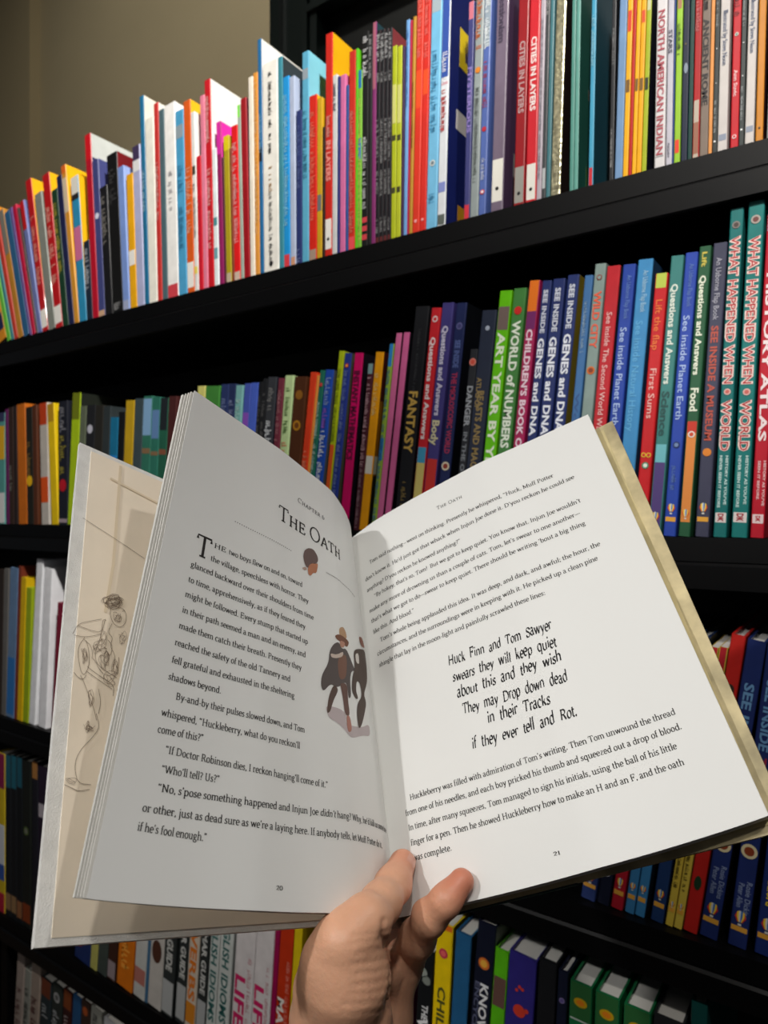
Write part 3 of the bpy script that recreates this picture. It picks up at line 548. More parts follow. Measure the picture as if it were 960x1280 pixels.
fourth_m = [
 M4(92,111,'#1c2c5c','navy book with red specks',dots=[(.9,.2,'#a02c38','#a02c38',.3),(.85,.15,'#c0c0d0','#c0c0d0',.6)]),
 M4(112,120,'#a8a458','khaki yellow book'),
 M4(121,132.5,'#3c4440','grey green book'),
 M4(134,144,'#382018','dark brown book',bands=[(.9,.99,'#8a7c80')]),
 M4(146.5,165.5,'#c86a12','bright orange book',t=[('~',.6,.9,'#e8a040',.5)]),
 M4(168,182,'#b8b8b4','white book with black lettering',t=[('LEMONS',.35,.66,'#202424',.62)],bands=[(.85,.93,'#a86a60')]),
 M4(182.5,186,'#3c6484','thin blue book'),
 M4(186.5,203,'#b9b4ae','off-white book with brown figure',t=[('TIM',.45,.62,'#a84a4a',.6)],dots=[(.72,.36,'#4a2c20','#4a2c20',.5,1.6)],s='brown figure one'),
 M4(204,218,'#2c3030','leftmost dark GRAMMAR GUIDE book',t=[('GRAMMAR GUIDE',.35,.78,'#c4c4c0',.5)],bands=[(.83,.99,'#a8aaaa')],s='first GRAMMAR one'),
 M4(222,234,'#2a2e2e','middle dark GRAMMAR GUIDE book',t=[('GRAMMAR GUIDE',.35,.78,'#c4c4c0',.5)],bands=[(.81,.98,'#a4a6a6')],s='middle GRAMMAR one'),
 M4(234.5,247,'#c4b8a8','beige book lettered VERBS in orange',t=[('VERBS',.52,.86,'#d07018',.62)],bands=[(.87,.97,'#c87c20')],s='VERBS one'),
 M4(248.5,260,'#282c2c','rightmost dark GRAMMAR GUIDE book',t=[('GRAMMAR GUIDE',.35,.8,'#c4c4c0',.5)],bands=[(.83,.98,'#a4a6a6')],s='last GRAMMAR one'),
 M4(261,272.5,'#c2c6c2','left pale book lettered ENGLISH IDIOMS',t=[('ENGLISH IDIOMS',.35,.9,'#2c6460',.6)],s='left IDIOMS one'),
 M4(273.5,289,'#c6cac6','right pale book lettered ENGLISH IDIOMS',t=[('ENGLISH IDIOMS',.35,.88,'#2c6460',.5)],s='right IDIOMS one'),
 M4(293,317,'#d8d2d2','left white book lettered LIFE in pink',t=[('LIFE',.62,.86,'#c81c60',.5,.35),('~',.52,.95,'#c08a90',.2,.8)],s='left LIFE one'),
 M4(318,340,'#d8d2d2','right white book lettered LIFE in pink',t=[('LIFE',.62,.86,'#c81c60',.5,.35),('~',.52,.95,'#c08a90',.2,.8)],s='right LIFE one'),
 M4(341,347,'#98104c','thin crimson magenta book'),
 M4(347.5,364,'#c03414','red orange book lettered MATHS',t=[('MATHS',.62,.88,'#e8e0d8',.5,.35),('~',.45,.75,'#e09080',.25,.78)],s='MATHS one'),
 M4(365,375,'#d8bc14','yellow book behind the wrist'),
]
for e in fourth_m: e['p'] = (e['p'][0], e['p'][1], .06, 634+.384*(e['p'][0]+781)+2)
row('fol', 'fourth shelf', .702, SHZ[3], fourth_l, 't')
row('fom', 'fourth shelf', .702, SHZ[3], fourth_m, 't', yref=1215, first='just under the open cover')
fourth_r = [
 B(511,519,.06,1193,'#b01c6c','magenta book with white lettering',t=[('SUPER',.12,.4,'#e0c8d8',.6)]),
 B(525,543,.06,1186,'#141618','black book lettered THE WORLD',t=[('THE',.24,.31,'#d8d8d8',.4,.6),('WORLD',.3,.62,'#e0e0e0',.7)],dots=[(.1,.28,'#8a9088','#8a9088',.35),(.13,.28,'#7a8078','#7a8078',.6)],s='black WORLD one'),
 B(546,567,.05,1153,'#e8c60c','yellow book lettered CHILDRENS',t=[("CHILDREN'S",.24,.62,'#4a4a20',.45)],dots=[(.11,.26,'#c0304c','#e06060')],bands=[(.0,.02,'#d86a20')],s='yellow CHILDRENS one'),
 B(570,590,.06,1165,'#245c88','mid blue book',cov='#1a2c40'),
 B(592,615,.08,1150,'#14182a','black navy book lettered KNOWLEDGE',t=[('KNOWLEDGE',.21,.56,'#e8e8e8',.42,.62),('ENCYCLOPEDIA',.21,.54,'#5a5e78',.25,.25)],dots=[(.14,.3,'#d8702c','#e8b040')],cov='#5a5a4c',s='KNOWLEDGE one'),
 B(619,636.5,.07,1186,'#5fc018','bright green book lettered ART',t=[('ART',.3,.52,'#e4ecd8',.72)],bands=[(.1,.21,'#6a4c44')],s='green ART one'),
 B(637,672,.07,1190,'#342c80','wide indigo book with red hand print',t=[('My First',.36,.62,'#e0b83c',.35)],dots=[(.2,.22,'#d8402c','#d8402c'),(.13,.06,'#d8402c','#d8402c',.36),(.115,.06,'#d8402c','#d8402c',.46),(.12,.06,'#d8402c','#d8402c',.56),(.19,.08,'#d8402c','#d8402c',.75)],s='indigo hand one'),
 B(674,697,.05,1198,'#1a1b1e','black book lettered Great',t=[('Great',.22,.5,'#d4d4d0',.62)],s='black Great one'),
 B(698,711,.05,1213,'#171c30','narrow navy book with yellow lettering',t=[('THE RESCUE',.2,.55,'#d0b81c',.4)],dots=[(.1,.28,'#8478a8','#5a4c8a')],s='navy yellow-lettered one'),
]
EYE_ = dict(dots=[(.065,.3,'#c8a014','#e0801c',.5,.7)],bands=[(.0,.125,'#2c6434'),(.125,.13,'#c8d0c8'),(.17,.4,'#d8dcd8')],dep=.13)
fourth_r += [
 B(713,741,.04,1226,'#1c7444','leftmost green book with reptile eye',s='first eye one',**EYE_),
 B(744.5,775,.04,1240,'#1c7444','middle green book with reptile eye',s='middle eye one',**EYE_),
 B(780,814,.04,1256,'#1c7444','rightmost green book with reptile eye',s='last eye one',**EYE_),
 B(817,856,.03,1268,'#2c2e30','dark grey book with pale page top',dep=.13,s='dark page-topped one'),
 B(864,885,.03,1251,'#14504c','tall green wrapped book'),
]
row('for', 'fourth shelf', .690+.012, SHZ[3], fourth_r, 't', first='just right of the hand')
fifth = [
 B(22,31,.05,1191,'#9a8c84','tall pinkish grey book',t=[('~',.2,.9,'#5c3030',.6)]),
 B(31.5,39,.05,1211,'#8f9088','shorter pale grey book',t=[('~',.1,.9,'#303430',.7)]),
 B(40,51,.05,1201,'#9c8c80','second tall pinkish grey book',t=[('~',.2,.9,'#5c3030',.6)]),
 B(52,64,.05,1222,'#2a3438','dark slate book with brown top',bands=[(0,.1,'#6a3420')],t=[('~',.15,.6,'#a8acae',.6)]),
 B(66,78,.05,1229,'#2c3230','charcoal book with pale figure',t=[('~',.15,.6,'#a8acae',.6)],dots=[(.07,.3,'#a8a8a8','#5a5a5a')]),
 B(80,90,.05,1237,'#3a1c1c','dark maroon book',bands=[(0,.1,'#7a3c1c')],t=[('~',.14,.6,'#b0a0a0',.6)]),
 B(91.5,101,.05,1244,'#24507c','blue book with orange foot'),
 B(102,113,.05,1250,'#3a2a24','dark umber book',dots=[(.05,.3,'#a04c24','#a04c24')]),
 B(114,127,.05,1259,'#8c8c84','grey book with dark lettering',t=[('~',.03,.5,'#3c3c3c',.6)]),
 B(130,150,.05,1274,'#b4b4b8','silvery white book'),
]
row('fif', 'lowest shelf', .702, SHZ[4], fifth, 't')

# ------------------------------------------------------------------ a serif book face drawn with a broad nib
# L = pen line, A = pen arc (cx cy rx ry from to), S = serif (x y half-width), D = dot; units: x-height 45, capitals 65
GL = {
'a':(41,'A 17 33 11 11 165 15;L 28 34 28 8 32 1 38 3;A 18 12 12 12 60 345'),
'b':(47,'L 10 70 10 3;S 7 69 4;A 25 22 15 22 -150 150'),
'c':(38,'A 21 22 15 22 55 310;D 31 36 4'),
'd':(47,'L 36 70 36 4;S 33 69 4;S 39 2 4;A 22 22 15 22 35 325'),
'e':(39,'A 20 22 15 22 0 315;L 7 23 34 23'),
'f':(27,'L 11 54 11 3;A 20 54 9 14 180 50;L 3 42 22 42;S 11 2 8'),
'g':(43,'A 19 30 12 13 0 360;L 12 17 10 11 22 5;A 20 -8 15 11 0 360;L 30 40 39 42'),
'h':(49,'L 10 70 10 3;S 7 69 4;S 10 2 8;A 25 28 13 15 150 0;L 38 28 38 3;S 38 2 8'),
'i':(23,'L 12 43 12 3;S 9 43 5;S 12 2 8;D 11 61 5'),
'j':(22,'L 12 43 12 -10;A 4 -10 8 11 0 -100;S 9 43 5;D 11 61 5'),
'k':(46,'L 10 70 10 3;S 7 69 4;S 10 2 8;L 33 43 12 20;L 19 27 37 2;S 39 2 6;S 33 43 6'),
'l':(22,'L 11 70 11 3;S 8 69 4;S 11 2 8'),
'm':(73,'L 10 43 10 3;S 7 43 5;S 10 2 8;A 23 28 12 15 150 0;L 35 28 35 3;S 35 2 7;A 48 28 13 15 150 0;L 61 28 61 3;S 61 2 8'),
'n':(49,'L 10 43 10 3;S 7 43 5;S 10 2 8;A 25 28 13 15 150 0;L 38 28 38 3;S 38 2 8'),
'o':(43,'A 21.5 22 15.5 22 0 360'),
'p':(48,'L 10 43 10 -21;S 7 43 5;S 10 -22 8;A 25 22 15 22 -150 150'),
'q':(47,'L 36 43 36 -21;S 36 -22 8;A 22 22 15 22 35 325'),
'r':(33,'L 10 43 10 3;S 7 43 5;S 11 2 9;A 23 28 13 14 155 70;D 28 39 4'),
's':(33,'L 27 36 21 43 12 42 7 35 10 27 20 21 26 13 24 5 16 1 6 3 5 10'),
't':(28,'L 11 57 11 8 16 1 25 4;L 3 42 24 42'),
'u':(49,'L 10 43 10 15;A 23 15 13 14 180 330;L 37 43 37 3;S 7 43 5;S 34 43 5;S 41 2 5'),
'v':(43,'L 7 43 22 2;L 36 43 22 2;S 7 43 6;S 36 43 6'),
'w':(63,'L 6 43 19 2;L 19 2 31 43;L 31 43 44 2;L 44 2 56 43;S 6 43 6;S 56 43 6'),
'x':(42,'L 7 43 35 2;L 35 43 7 2;S 7 43 6;S 35 43 6;S 7 2 6;S 35 2 6'),
'y':(43,'L 7 43 22 4;L 36 43 17 -15 8 -20;S 7 43 6;S 36 43 6'),
'z':(38,'L 6 43 32 43 6 2 33 2'),
'A':(62,'L 8 3 31 65;L 31 65 54 3;L 16 24 46 24;S 8 2 8;S 54 2 9'),
'B':(56,'L 14 65 14 2;L 7 64 28 64;L 14 34 30 34;L 7 2 28 2;A 28 49 15 15 -90 90;A 29 18 18 16 -90 90'),
'C':(60,'A 33 33 26 32 45 315;L 52 62 52 46'),
'D':(66,'L 14 65 14 2;L 7 64 28 64;L 7 2 28 2;A 28 33 30 31 -90 90'),
'E':(56,'L 14 65 14 2;L 7 64 47 64 47 52;L 14 34 38 34;L 38 42 38 26;L 7 2 49 2 50 15'),
'F':(52,'L 14 65 14 2;L 7 64 46 64 46 52;L 14 34 36 34;L 36 42 36 26;S 14 2 9'),
'H':(70,'L 15 65 15 2;L 55 65 55 2;L 15 34 55 34;S 15 64 9;S 15 2 9;S 55 64 9;S 55 2 9'),
'I':(31,'L 15 65 15 2;S 15 64 9;S 15 2 9'),
'J':(33,'L 18 65 18 -4;A 8 -4 10 13 0 -110;S 18 64 9'),
'M':(80,'L 14 64 14 2;L 14 64 40 6;L 40 6 66 64;L 66 64 66 2;S 12 64 7;S 68 64 7;S 14 2 8;S 66 2 9'),
'N':(68,'L 14 64 14 2;L 14 64 54 2;L 54 64 54 2;S 11 64 7;S 54 64 9;S 14 2 8'),
'O':(66,'A 33 33 26 32 0 360'),
'P':(53,'L 14 65 14 2;L 7 64 28 64;L 14 31 28 31;A 28 47.5 17 16.5 -90 90;S 14 2 9'),
'R':(59,'L 14 65 14 2;L 7 64 28 64;L 14 33 28 33;A 28 48.5 16 15.5 -90 90;L 30 33 50 2;S 14 2 9;S 53 2 6'),
'S':(48,'L 39 55 32 63 20 64 11 56 11 46 20 38 32 31 40 22 38 9 28 2 15 2 8 12;L 40 62 40 48;L 8 18 8 3'),
'T':(58,'L 29 65 29 2;L 6 52 6 64 52 64 52 52;S 29 2 10'),
'U':(64,'L 14 65 14 22;A 32 22 18 21 180 360;L 50 65 50 22;S 14 64 9;S 50 64 9'),
'W':(88,'L 8 64 26 2;L 26 2 44 64;L 44 64 62 2;L 62 2 80 64;S 8 64 8;S 80 64 8;S 44 64 6'),
'Y':(60,'L 8 64 30 30;L 52 64 30 30;L 30 30 30 2;S 8 64 8;S 52 64 8;S 30 2 9'),
'0':(43,'A 21 22 15 21 0 360'),'1':(28,'L 14 44 14 2;S 14 2 8;L 6 38 14 44'),'2':(40,'A 20 32 12 12 170 -20;L 31 27 8 3 34 3'),
'6':(43,'A 21 20 14 19 0 360;A 30 30 23 30 180 110'),
'.':(20,'D 10 4 5'),',':(20,'D 10 4 5;L 12 4 7 -8'),'!':(24,'L 12 65 12 18;D 12 4 5'),'?':(36,'A 17 50 12 13 160 -60;L 20 38 17 28 17 18;D 17 4 5'),
';':(21,'D 10 35 5;D 10 4 5;L 12 4 7 -8'),':':(21,'D 10 35 5;D 10 4 5'),"'":(18,'D 9 62 5;L 11 62 6 50'),
'<':(34,'D 9 53 5;L 7 53 12 64;D 23 53 5;L 21 53 26 64'),'>':(34,'D 9 62 5;L 11 62 6 50;D 23 62 5;L 25 62 20 50'),
'-':(28,'L 4 21 24 21'),'_':(70,'L 2 21 68 21'),
}
_gc = {}
def glyph(ch, thick, thin, nib, serif):
    k = (ch, thick, thin, nib, serif)
    if k in _gc: return _gc[k]
    adv, code = GL[ch]; V = []; Fc = []
    for tok in code.split(';'):
        p = tok.split(); t = p[0]; n = [float(x) for x in p[1:]]
        if t == 'S':
            if not serif: continue
            x, y, hw = n; o = len(V); h = thin*.55
            V += [(x-hw, y-h), (x+hw, y-h), (x+hw, y+h), (x-hw, y+h)]; Fc.append((o, o+1, o+2, o+3)); continue
        if t == 'D':
            x, y, r = n; o = len(V); r *= thick/9
            V += [(x+r*math.cos(a*math.pi/3), y+r*math.sin(a*math.pi/3)) for a in range(6)]; Fc.append(tuple(range(o, o+6))); continue
        if t == 'L': P = [(n[i], n[i+1]) for i in range(0, len(n), 2)]
        else:
            cx, cy, rx, ry, a0, a1 = n; N = max(4, int(abs(a1-a0)/22))
            P = [(cx+rx*math.cos(math.radians(a0+(a1-a0)*i/N)), cy+ry*math.sin(math.radians(a0+(a1-a0)*i/N))) for i in range(N+1)]
        o = len(V)
        for i, (x, y) in enumerate(P):
            a = P[max(0, i-1)]; b = P[min(len(P)-1, i+1)]; dx, dy = b[0]-a[0], b[1]-a[1]; l = math.hypot(dx, dy) or 1
            th = math.atan2(dy, dx); w = (thin+(thick-thin)*abs(math.sin(th-nib)))/2
            V += [(x-dy/l*w, y+dx/l*w), (x+dy/l*w, y-dx/l*w)]
        for i in range(len(P)-1): Fc.append((o+2*i, o+2*i+1, o+2*i+3, o+2*i+2))
    _gc[k] = (adv, V, Fc); return _gc[k]
def typeset(s, x0, y0, x1, y1, size, thick=10.5, thin=4.6, nib=.2, serif=True, slant=0, jitter=0, caps=False, track=0, rnd=None, pressx=1, gap=20):
    """verts in page millimetres (x right, y down); the line is stretched from (x0,y0) to (x1,y1); size = mm per unit"""
    V = []; Fc = []; pen = 0; it = False
    for ch in s:
        if ch == ' ': pen += gap+track; continue
        if ch == '*': it = not it; continue
        sc = 1
        if caps and ch.islower(): ch = ch.upper(); sc = .74
        if ch not in GL: continue
        adv, gv, gf = glyph(ch, thick/ (sc if caps else 1), thin/(sc if caps else 1), nib, serif)
        dy = rnd.uniform(-jitter, jitter) if rnd else 0; r = rnd.uniform(.9, 1.12) if rnd and jitter else 1
        o = len(V); sl = slant+(.18 if it else 0)
        V += [(pen+(x+y*sl)*sc*pressx, y*sc*r+dy) for x, y in gv]; Fc += [tuple(i+o for i in f) for f in gf]
        pen += adv*sc*pressx+track
    V = np.array(V); L = pen-track
    t = V[:, 0]/L
    X = x0+(x1-x0)*t
    Y = y0+(y1-y0)*t-V[:, 1]*size
    return np.stack([X, Y], 1), Fc

# ------------------------------------------------------------------ the open book held up in front of the shelves
Lt, Lb = np.array([-.1057,.3926,.0678]), np.array([-.107,.2531,-.1389])
Gt, Gb = np.array([-.0239,.5266,-.0191]), np.array([.0071,.368,-.212])
Rt, Rb = np.array([.1320,.4557,.0632]), np.array([.1649,.3017,-.13])
AX = np.array([.12287,-.61792,-.77658]); XD = np.array([.97035,.23893,-.03659]); YD = np.array([.20815,-.74906,.62896]); NR = np.array([-.54598,-.69553,.46705])
def dense(T, n=161, sm=7):
    T = np.array(T); s = np.r_[0, np.cumsum(np.linalg.norm(np.diff(T, axis=0), axis=1))]; t = np.linspace(0, s[-1], n)
    P = np.stack([np.interp(t, s, T[:, i]) for i in range(3)], 1)
    Pe = np.vstack([2*P[0]-P[sm:0:-1], P, 2*P[-1]-P[-2:-sm-2:-1]])
    k = np.ones(sm)/sm
    for _ in range(2):
        Q = np.stack([np.convolve(Pe[:, i], k, 'same') for i in range(3)], 1); Pe[sm:-sm] = Q[sm:-sm]
    P = Pe[sm:-sm]; P[0] = T[0]; P[-1] = T[-1]
    return P
WLM, WRM = 183.3, 191.1
class Page:
    def __init__(s, T, end_t, end_b, side):
        s.T = dense(T); s.n = len(s.T); s.E0 = Gb-s.T[0]; s.E1 = end_b-s.T[-1]; s.side = side
    def at(s, u, v):
        u = np.asarray(u, float); v = np.asarray(v, float); uc = np.clip(u, 0, 1); x = uc*(s.n-1)
        t = np.stack([np.interp(x, np.arange(s.n), s.T[:, i]) for i in range(3)], -1)
        d = s.T[-1]-s.T[-4]; d = d/np.linalg.norm(d)
        t = t+np.where((u > 1)[..., None], (u-1)[..., None]*.185*d, 0)
        e = (1-uc)[..., None]*s.E0+uc[..., None]*s.E1
        return t+v[..., None]*e+AX*(.0035*np.sin(np.pi*uc)**.8*v)[..., None]
    def nrm(s, u, v):
        u = np.clip(np.asarray(u, float), 0, 1); v = np.asarray(v, float); h = .006
        a = s.at(np.minimum(u+h, 1.), v)-s.at(np.maximum(u-h, 0.), v); b = s.at(u, v+h)-s.at(u, v-h)
        n = np.cross(a, b); n /= np.linalg.norm(n, axis=-1, keepdims=True)
        return n if s.side > 0 else -n           # towards the reader
LT_ = [[-0.0239, 0.5266, -0.0191], [-0.0245, 0.5128, -0.0087], [-0.0283, 0.4974, 0.0023], [-0.035, 0.4808, 0.0137], [-0.0427, 0.4695, 0.0208], [-0.0511, 0.4586, 0.0276], [-0.0645, 0.4403, 0.039], [-0.0798, 0.4229, 0.0495], [-0.0934, 0.4069, 0.0592], [-0.1057, 0.3926, 0.0678]]
RT_ = [[-0.0239, 0.5266, -0.0191], [-0.0166, 0.5211, -0.0136], [-0.007, 0.5139, -0.0064], [0.0058, 0.507, 0.0012], [0.0227, 0.4984, 0.0108], [0.0444, 0.4882, 0.0225], [0.0652, 0.4784, 0.0337], [0.0958, 0.4685, 0.0468], [0.132, 0.4557, 0.0632]]
PL = Page(LT_, Lt, Lb, 1); PR = Page(RT_, Rt, Rb, 1)
if PL.nrm(.5, .5)@PL.at(.5, .5) > 0: PL.side = -1
if PR.nrm(.5, .5)@PR.at(.5, .5) > 0: PR.side = -1
WM = np.array([[SV[0], SV[1], 0], [TV[0], TV[1], 0], [0, 0, 1]])
BASE = W(Gb+AX*.004-YD*.01)
book = empty('open_book', BASE, 'large white-paged illustrated storybook held open at the chapter The Oath', 'book')
def loc(P):                                   # camera-axis metres -> coordinates of the open book
    return np.asarray(P)@WM.T+np.array([0, 0, EYE])-np.array(BASE)
def slab(name, pg, d0, d1, m, parent, ext0=0., ext1=0., v0=0., v1=1., nu=70, nv=12, u0=0.0):
    """sheet or stack of sheets: front face pushed back by d0 metres, rear face by d1"""
    U = np.linspace(u0, 1+ext0, nu); Vv = np.linspace(v0, v1, nv); uu, vv = np.meshgrid(U, Vv, indexing='ij')
    A = pg.at(uu, vv); N = pg.nrm(uu, vv)
    Fr = loc(A-N*d0); Bk = loc(A-N*d1)
    mb = MB(); nf = nu*nv
    V = np.vstack([Fr.reshape(-1, 3), Bk.reshape(-1, 3)]); fs = []
    for i in range(nu-1):
        for j in range(nv-1):
            q = (i*nv+j, (i+1)*nv+j, (i+1)*nv+j+1, i*nv+j+1)
            fs.append(q); fs.append(tuple(nf+k for k in q[::-1]))
    rim = [i*nv for i in range(nu)]+[(nu-1)*nv+j for j in range(1, nv)]+[i*nv+nv-1 for i in range(nu-2, -1, -1)]+[j for j in range(nv-2, 0, -1)]
    nb = 2*nf; R = len(rim); V = np.vstack([V, V[rim], V[[nf+k for k in rim]]])   # the cut edges get vertices of their own
    for a in range(R): b = (a+1) % R; fs.append((nb+b, nb+a, nb+R+a, nb+R+b))
    mb.add([tuple(p) for p in V], fs)
    me_o = mb.build(name, m, parent, smooth=False)
    me_o.data.polygons.foreach_set('use_smooth', [k < 2*(nu-1)*(nv-1) for k in range(len(fs))])
    return me_o
paper = mat('#e6e6e3', rough=.55, vary=.015, vscale=9, bump=.02, bscale=900)
paper2 = mat('#dcdad4', rough=.7)
lp = slab('left_page', PL, 0, .00018, paper, book)
rp = slab('right_page', PR, 0, .00018, paper, book)
for i, (a, b, ex) in enumerate(((.0004, .0007, -.001), (.0018, .0025, .004), (.0034, .0041, .006), (.0050, .0056, .010), (.0066, .0082, .013))):
    slab('page_section', PL, a, b, paper2, book, ext0=ex, v0=.001*i, v1=1-.0006*i)
for i, (a, b, ex) in enumerate(((.0004, .0020, -.002), (.0023, .0048, .001), (.0050, .0078, -.001), (.0080, .0104, .001))):
    slab('page_section', PR, a, b, paper2, book, ext0=ex, v0=.0008*i, v1=1-.0008*i)
def print_on(name, pg, items, col, parent, lift=.00012, W_=None, flip=False):
    V = []; Fs = []
    for v, f in items:
        o = len(V); V += [tuple(p) for p in v]; Fs += [tuple(i+o for i in q) for q in f]
    V = np.array(V)
    u = (1-V[:, 0]/WLM) if pg is PL else V[:, 0]/WRM
    v = V[:, 1]/250
    P = loc(pg.at(u, v)+pg.nrm(u, v)*lift)
    me = bpy.data.meshes.new(name); me.from_pydata([tuple(p) for p in P], [], Fs); me.materials.append(mat(col, rough=.6, spec=.2))
    return link(name, me, parent)
SZ = .0470
left_lines = [
 ('the village, speechless with horror. They',27.8,97.9,97.6,97.3),
 ('glanced backward over their shoulders from time',17.2,105.7,101.9,106.2),
 ('to time, apprehensively, as if they feared they',17.2,114.1,95.1,114.2),
 ('might be followed. Every stump that started up',16.9,122.2,97.3,122.6),
 ('in their path seemed a man and an enemy, and',16.7,130.5,95.5,130.8),
 ('made them catch their breath. Presently they',16.5,138.7,92.4,139.1),
 ('reached the safety of the old Tannery and',15.9,147.2,84.4,147.4),
 ('fell grateful and exhausted in the sheltering',15.9,155.6,87.6,155.5),
 ('shadows beyond.',15.7,163.5,43.2,163.4),
 ('By-and-by their pulses slowed down, and Tom',20.7,171.4,95.1,171.5),
 ("whispered, <Huckleberry, what do you reckon'll",15.3,179.7,91.9,180.0),
 ('come of this?>',15.0,187.0,37.0,186.6),
 ("<If Doctor Robinson dies, I reckon hanging'll come of it.>",19.9,194.6,110.6,196.2),
 ("<Who'll tell? Us?>",19.6,202.6,47.2,202.5),
 ("<No, s'pose something happened and Injun Joe *didn't* hang? Why, he'd kill us some time",19.3,210.0,178.5,209.0),
 ("or other, just as dead sure as we're a laying here. If anybody tells, let Muff Potter do it,",14.4,218.3,163.0,218.6),
 ("if he's fool enough.>",13.8,225.4,44.1,226.1)]
it = [typeset(s, a, b, c, d, SZ) for s, a, b, c, d in left_lines]
it.append(typeset('HE', 28.7, 89.8, 36.5, 89.7, SZ*.92))
it.append(typeset('two boys flew on and on, toward', 38.2, 89.7, 92.4, 88.6, SZ))
it.append(typeset('20', 79.4, 242, 83.2, 242, SZ*.8))
print_on('body_text', PL, it, '#2b2826', lp)
it = [typeset('The Oath', 69.8, 52.0, 132.6, 52.0, .157, thick=8.2, thin=4.6, caps=True)]
print_on('chapter_title', PL, it, '#2f2b29', lp)
it = [typeset('T', 17.6, 98.2, 28.0, 98.2, .185, thick=9, thin=4.5)]
print_on('drop_capital', PL, it, '#2f2b29', lp)
it = [typeset('Chapter 6', 87.1, 30.4, 114, 30.4, .054, thick=8, thin=5, caps=True, track=5)]
print_on('chapter_number', PL, it, '#2f2b29', lp)
dots = []
for x0, y0, x1, y1, n in ((40.0, 68.5, 82, 68.5, 28), (114.4, 69.7, 156, 67.2, 44)):
    for i in range(n):
        x = x0+(x1-x0)*i/(n-1); y = y0+(y1-y0)*i/(n-1); r = .33
        dots.append(([(x+r*math.cos(a*1.047), y+r*math.sin(a*1.047)) for a in range(6)], [(0, 1, 2, 3, 4, 5)]))
print_on('dotted_rule', PL, dots, '#3a3634', lp)
# the two small colour illustrations of the left page: each flat patch of paint
ART = [["#bfb2b3",[[109.8,153.8],[121.3,153.1],[127.8,154.5],[127.1,160.6],[133.4,159.9],[146.7,157.6],[161.6,151.3],[161.3,158.8],[148.7,161.5],[134.6,166.4],[130.5,166.4],[119.4,161.3],[112.4,160.4]]],["#b89472",[[124.8,103.3],[130.8,100.2],[134.2,102.9],[134.9,106.7],[125.1,109.4]]],["#7a5240",[[120.2,109.9],[124.5,107.4],[133.7,106.9],[137.9,107.8],[134.1,112.8],[127.1,112.1],[121.7,111.7]]],["#b98a75",[[125.0,111.2],[132.0,110.1],[129.8,114.4],[125.2,115.6]]],["#5b5250",[[119.1,115.3],[124.1,112.6],[126.6,116.2],[132.7,113.8],[137.5,117.7],[142.2,122.8],[145.7,123.8],[138.2,125.8],[135.3,132.7],[135.8,142.1],[132.1,145.2],[130.9,137.3],[128.9,135.9],[121.4,141.1],[118.3,141.4],[114.7,140.8],[108.7,146.8],[106.8,143.8],[107.6,137.6],[113.7,128.7],[114.8,121.0]]],["#7c5a4c",[[121.8,123.2],[131.1,117.8],[132.9,121.6],[130.3,133.3],[122.4,136.7]]],["#c9b8ac",[[115.5,122.4],[121.1,121.8],[128.8,117.0],[127.7,120.7],[120.9,124.0],[116.2,124.8]]],["#5c4a42",[[119.9,141.0],[116.9,141.2],[112.9,148.2],[110.8,158.4],[113.9,156.7],[116.4,150.3],[121.2,143.2]]],["#6b5048",[[123.1,138.1],[131.0,136.2],[131.0,145.6],[132.4,154.7],[126.6,155.8],[125.5,147.2],[124.3,142.4]]],["#b07a6c",[[127.7,155.5],[132.4,154.7],[134.0,162.7],[128.6,165.0]]],["#8a5a4a",[[156.0,96.2],[164.8,93.0],[174.3,96.9],[160.1,101.8]]],["#54463f",[[142.9,111.2],[153.3,105.8],[172.6,99.0],[174.2,108.2],[169.4,119.7],[163.5,126.5],[155.8,134.7],[159.7,139.0],[154.0,147.2],[145.5,157.8],[142.0,159.2],[141.2,150.9],[143.4,144.0],[151.9,137.1],[150.4,129.9],[144.6,129.7],[142.3,136.9],[145.1,140.9],[141.4,142.5],[136.3,138.8],[138.8,129.4],[143.5,122.3]]],["#d8d2cc",[[145.6,112.4],[152.4,109.2],[152.1,116.9],[146.2,118.0]]],["#6f5c58",[[93.6,63.2],[97.2,59.6],[102.2,58.3],[105.8,61.5],[106.4,65.0],[103.9,68.0],[100.8,68.4],[99.6,71.7],[96.1,74.2],[93.7,71.5],[92.7,67.4]]],["#b87a5c",[[99.6,69.4],[103.9,68.0],[106.0,66.7],[105.7,70.1],[104.4,74.4],[101.4,75.2],[99.6,78.2],[97.3,78.2],[96.7,73.9]]],["#b59a8c",[[91.4,76.2],[94.9,73.8],[96.3,75.0],[94.3,76.7]]]]
def soften(p):
    q = []
    for i in range(len(p)):
        a, b = p[i], p[(i+1) % len(p)]; q += [(a[0]*.78+b[0]*.22, a[1]*.78+b[1]*.22), (a[0]*.22+b[0]*.78, a[1]*.22+b[1]*.78)]
    return q
def fill(p):
    from mathutils.geometry import tessellate_polygon
    q = soften(soften(p)); t = [tuple(x) for x in tessellate_polygon([[Vector((x, y, 0)) for x, y in q]])]
    out = []
    while t:                                    # small triangles follow the bend of the page
        f = t.pop(); L = [math.dist(q[f[i]], q[f[(i+1) % 3]]) for i in range(3)]; k = L.index(max(L))
        if L[k] < 2.2: out.append(f); continue
        a, b, c = f[k], f[(k+1) % 3], f[(k+2) % 3]; q.append(((q[a][0]+q[b][0])/2, (q[a][1]+q[b][1])/2)); n = len(q)-1
        t += [(a, n, c), (n, b, c)]
    return (q, out)
for i, (c_, p) in enumerate(ART): print_on('illustration_patch', PL, [fill(p)], c_, lp, lift=.00012+.00001*i)
